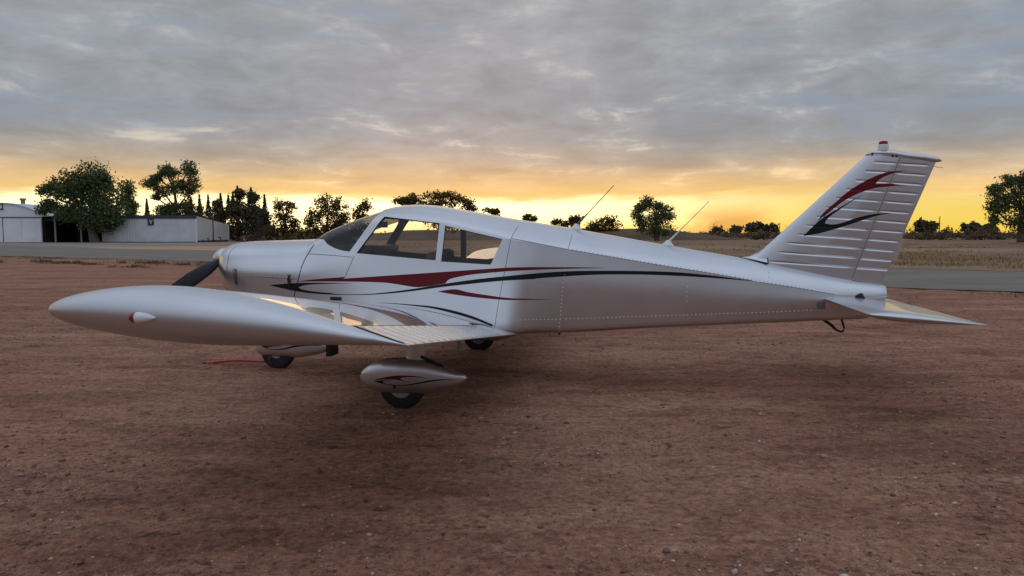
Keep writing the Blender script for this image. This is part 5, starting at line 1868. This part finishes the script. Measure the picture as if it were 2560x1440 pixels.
# dorsal fillet in front of the fin
xs = np.linspace(2.828, 3.085, 16)
V, F = [], []
for x in xs:
    zt = float(pchip([2.828, 2.9107, 2.9744, 3.0378, 3.085], [1.2135, 1.223, 1.252, 1.287, 1.330], x))
    u = (x - 2.828) / 0.257
    w = 0.004 + 0.068 * u
    for k in range(9):
        t = (k / 8 - 0.5) * 2
        yy = w * t
        zf = float(F_ZT(x)) - 0.5 * (yy / 0.24) ** 2 * 0.24
        h = (1 - abs(t)) ** (1.0 + 0.9 * u)
        V.append((x, yy, zf + 0.004 + max(zt - zf - 0.004, 0) * h))
for i in range(15):
    for k in range(8):
        F.append((i * 9 + k, i * 9 + k + 1, (i + 1) * 9 + k + 1, (i + 1) * 9 + k))
fil = mesh('fin_fillet', V, F, M_SILVER, fin, True)
edge = [V[i * 9] for i in range(16)]
edge2 = [V[15 * 9 + k] for k in range(0, 3)]
tube('fillet_edge', [(p[0], p[1] - 0.003, p[2]) for p in edge], [0.0015 + 0.005 * i / 15 for i in range(16)], M_SEAM_D, fin, 6)
tube('fillet_edge', [(p[0] + 0.004, p[1] - 0.004, p[2]) for p in edge2], 0.0055, M_SEAM_D, fin, 6)

# ---- stabilator halves
for s in (-1, 1):
    G = []
    cs = 0.5 * (1 - np.cos(np.linspace(0, math.pi, 26)))
    for l in list(np.linspace(0.04, 1.46, 12)) + [1.485, 1.505, 1.518, 1.524]:
        k = 1.0 if l <= 1.46 else math.sqrt(max(0, 1 - ((l - 1.46) / 0.0645) ** 2))
        le = Vector((3.585 + (0.03 * (1 - k)), 0.836))
        te = Vector((4.400 - 0.01 * (1 - k), 0.774))
        yt = 5 * 0.088 * 0.79 * (0.2969 * np.sqrt(cs) - 0.1260 * cs - 0.3516 * cs**2 + 0.2843 * cs**3 - 0.1036 * cs**4) * k + 0.0012
        x = le.x + cs * (te.x - le.x)
        z = le.y + cs * (te.y - le.y)
        G.append([(a, s * l, b + c) for a, b, c in zip(x[::-1], z[::-1], yt[::-1])] + [(a, s * l, b - c) for a, b, c in zip(x[1:], z[1:], yt[1:])])
    st = grid_obj('stabilator', G, M_SILVER, PLANE, True, (True, True), 60)
    V, F = [], []
    for l in np.linspace(0.20, 1.45, 12):
        for dx in (0.0, 0.007):
            x = 4.22 + dx
            c = (x - 3.585) / 0.79
            yt = 5 * 0.088 * 0.79 * (0.2969 * math.sqrt(c) - 0.1260 * c - 0.3516 * c**2 + 0.2843 * c**3 - 0.1036 * c**4)
            V.append((x, s * l, 0.836 - c * 0.060 + yt + 0.003))
    for i in range(11):
        F.append((2 * i, 2 * i + 1, 2 * i + 3, 2 * i + 2))
    mesh('tab_gap', V, F, M_SEAM_D, st)

# tail skid with tie-down ring
tube('tail_skid', [(3.60, 0, 0.64), (3.69, 0, 0.575), (3.735, 0, 0.53), (3.775, 0, 0.513), (3.80, 0, 0.525), (3.805, 0, 0.555), (3.79, 0, 0.60), (3.77, 0, 0.66)], [0.016, 0.015, 0.011, 0.010, 0.010, 0.010, 0.010, 0.011], M_SEAM_D, PLANE)

# ---- whip antennas
for (a, b) in ((ANT[0], ANT[1]), (ANT[2], ANT[3])):
    zf = float(F_ZT(a[0]))
    foot = lathe('antenna', [(-0.01, 0.060), (0.006, 0.056), (0.022, 0.036), (0.05, 0.020), (0.052, 0.004)], (a[0], 0, zf), (0.12, 0, 1), M_WHITEP, PLANE, 20)
    p0 = Vector((a[0] + 0.005, 0, zf + 0.035))
    p1 = Vector((b[0], 0, b[1]))
    tube('whip', [p0, p0.lerp(p1, 0.28), p0.lerp(p1, 0.30), p1], [0.011, 0.0068, 0.0048, 0.0032], M_WHITEP if a[0] > 1.5 else M_SEAM, foot, 8)


# ---- wheels, spats, legs
def wheel(x, y, r, w, parent, hub=0.50):
    prof = [(-w, 0.50 * r), (-w * 1.02, 0.60 * r), (-w, 0.80 * r), (-w * 0.82, 0.93 * r), (-w * 0.5, 0.985 * r), (0, r), (w * 0.5, 0.985 * r), (w * 0.82, 0.93 * r), (w, 0.80 * r), (w * 1.02, 0.60 * r), (w, 0.50 * r)]
    t = lathe('wheel', prof, (x, y, r - 0.011), (0, 1, 0), M_RUBBER, parent, 48)
    lathe('rim', [(-w * 0.98, 0.36 * hub * r), (-w * 1.04, 0.86 * hub * r), (-w * 1.02, hub * r), (w * 1.02, hub * r), (w * 1.04, 0.86 * hub * r), (w * 0.98, 0.36 * hub * r)], (x, y, r - 0.011), (0, 1, 0), M_WHEEL, t, 32)
    return t


top_ = SPAT[:11]
bot_ = [SPAT[0]] + SPAT[11:][::-1] + [SPAT[10]]
wmain = lambda q: 0.118 * float(np.interp(q, [0, 0.03, 0.1, 0.25, 0.4, 0.6, 0.8, 0.95, 1.0], [0.08, 0.36, 0.68, 0.95, 1.0, 0.88, 0.58, 0.28, 0.16]))
for s in (-1, 1):
    spat = outline_body('wheel_fairing', top_, bot_, wmain, s * 1.525, M_SPAT, PLANE, 3.1, 70, 48)
    wheel(-0.05, s * 1.525, 0.197, 0.062, PLANE)
    b = bvh_of(spat)

    def spat_y(x, z, b=b, s=s):
        h = b.ray_cast(Vector((x, -4, z)), Vector((0, 1, 0)), 8.0)
        return h[0].y if h[0] is not None else None
    tag(decal('stripe', SPAT_RED, spat_y, M_RED, spat, 0.03, 0.02, 0.0016), 'small dark red swoosh on the wheel fairing')
    tag(decal('stripe', SPAT_BLACK, spat_y, M_BLACK, spat, 0.03, 0.02, 0.0022), 'small black swoosh on the wheel fairing')
    yd = spat_y(-0.085, 0.190) or -1.6
    lathe('axle_hole', [(0, 0.016), (0.004, 0.015)], (-0.085, yd, 0.190), (0, -1, 0), M_SEAM_D, spat, 14)
    # faired leg up into the wing
    G = []
    for z in np.linspace(0.36, 0.64, 8):
        u = (z - 0.36) / 0.28
        ch = 0.150 + 0.030 * u
        xm = 0.060 + 0.008 * u
        ring = []
        for k in range(24):
            t = 2 * math.pi * k / 24
            ct = math.cos(t)
            ring.append((xm + ch / 2 * ct, s * 1.525 + 0.042 * math.copysign(abs(math.sin(t)) ** 0.8, math.sin(t)) * (1 - 0.45 * max(ct, 0)), z))
        G.append(ring)
    leg = grid_obj('gear_leg', G, M_SPAT, PLANE, True, (True, True), 60)
    tube('brake_line', [(0.12, s * 1.53 - 0.02, 0.43), (0.19, s * 1.53 - 0.03, 0.405), (0.31, s * 1.53 - 0.02, 0.355)], [0.013, 0.013, 0.006], M_SEAM_D, leg)
    tube('flap_hinge', [(0.52, s * 1.9, 0.62), (0.54, s * 1.9, 0.55)], [0.012, 0.03], M_POSTC, PLANE)

ntop = [(-2.186, 0.230), (-2.15, 0.275), (-2.0912, 0.315), (-1.98, 0.37), (-1.862, 0.395), (-1.70, 0.385), (-1.591, 0.360), (-1.45, 0.322), (-1.347, 0.290)]
nbot = [(-2.186, 0.215), (-2.168, 0.166), (-2.1185, 0.136), (-2.0, 0.126), (-1.867, 0.122), (-1.704, 0.117), (-1.550, 0.142), (-1.388, 0.184), (-1.347, 0.225)]
wn = lambda q: 0.105 * float(np.interp(q, [0, 0.03, 0.1, 0.25, 0.45, 0.7, 0.9, 1.0], [0.15, 0.45, 0.75, 0.97, 1.0, 0.82, 0.58, 0.42]))
nsp = outline_body('wheel_fairing', ntop, nbot, wn, 0.0, M_SPAT, PLANE, 3.0, 60, 48)
nsp['label'] = 'nose wheel fairing with black swoosh'
wheel(-1.935, 0.0, 0.186, 0.055, PLANE, 0.36)
bn = bvh_of(nsp)


def nspat_y(x, z):
    h = bn.ray_cast(Vector((x, -4, z)), Vector((0, 1, 0)), 8.0)
    return h[0].y if h[0] is not None else None


tag(decal('stripe', NS_RED, nspat_y, M_RED, nsp, 0.03, 0.02, 0.0016), 'dark red swoosh on the nose wheel fairing')
tag(decal('stripe', NS_BLACK, nspat_y, M_BLACK, nsp, 0.03, 0.02, 0.0022), 'black swoosh on the nose wheel fairing')
tube('nose_strut', [(-1.93, 0, 0.30), (-1.90, 0, 0.85)], [0.045, 0.04], M_SPAT, PLANE, 14)
bm = bmesh.new()
box_bm(bm, -1.352, -1.290, -0.10, 0.10, 0.150, 0.330, 0.01)
box_bm(bm, -1.33, -1.26, -0.04, 0.04, 0.30, 0.42, 0.01)
bm_obj('mud_flap', bm, M_RUBBER, PLANE)

# ---- red tow bar lying in front of the nose wheel
org = Vector((-0.609, 7.616, 0))
rot = Matrix.Rotation(R(-9.54), 3, 'Z')
tp = [(-2.80, 0.02, 0.016), (-2.66, 0.05, 0.034), (-2.50, 0.06, 0.050), (-2.35, 0.06, 0.054), (-2.20, 0.06, 0.050), (-2.10, 0.06, 0.052)]
wp = [org + rot @ Vector(p) for p in smooth_3d(tp)]
tw = tag(tube('tow_bar', wp, 0.014, M_REDPAINT), 'red metal tow bar lying on gravel against the nose wheel', 'tow bar')
e0 = org + rot @ Vector((-2.80, 0.02, 0.016))
e1 = org + rot @ Vector((-2.835, 0.012, 0.014))
tube('handle_end', [e0, e1], 0.017, M_SEAM_D, tw)
f0 = org + rot @ Vector((-2.10, 0.06, 0.052))
tube('fork', [org + rot @ Vector((-1.99, -0.075, 0.12)), org + rot @ Vector((-2.06, -0.02, 0.06)), f0, org + rot @ Vector((-2.06, 0.11, 0.06)), org + rot @ Vector((-1.99, 0.095, 0.12))], 0.009, M_REDPAINT, tw)
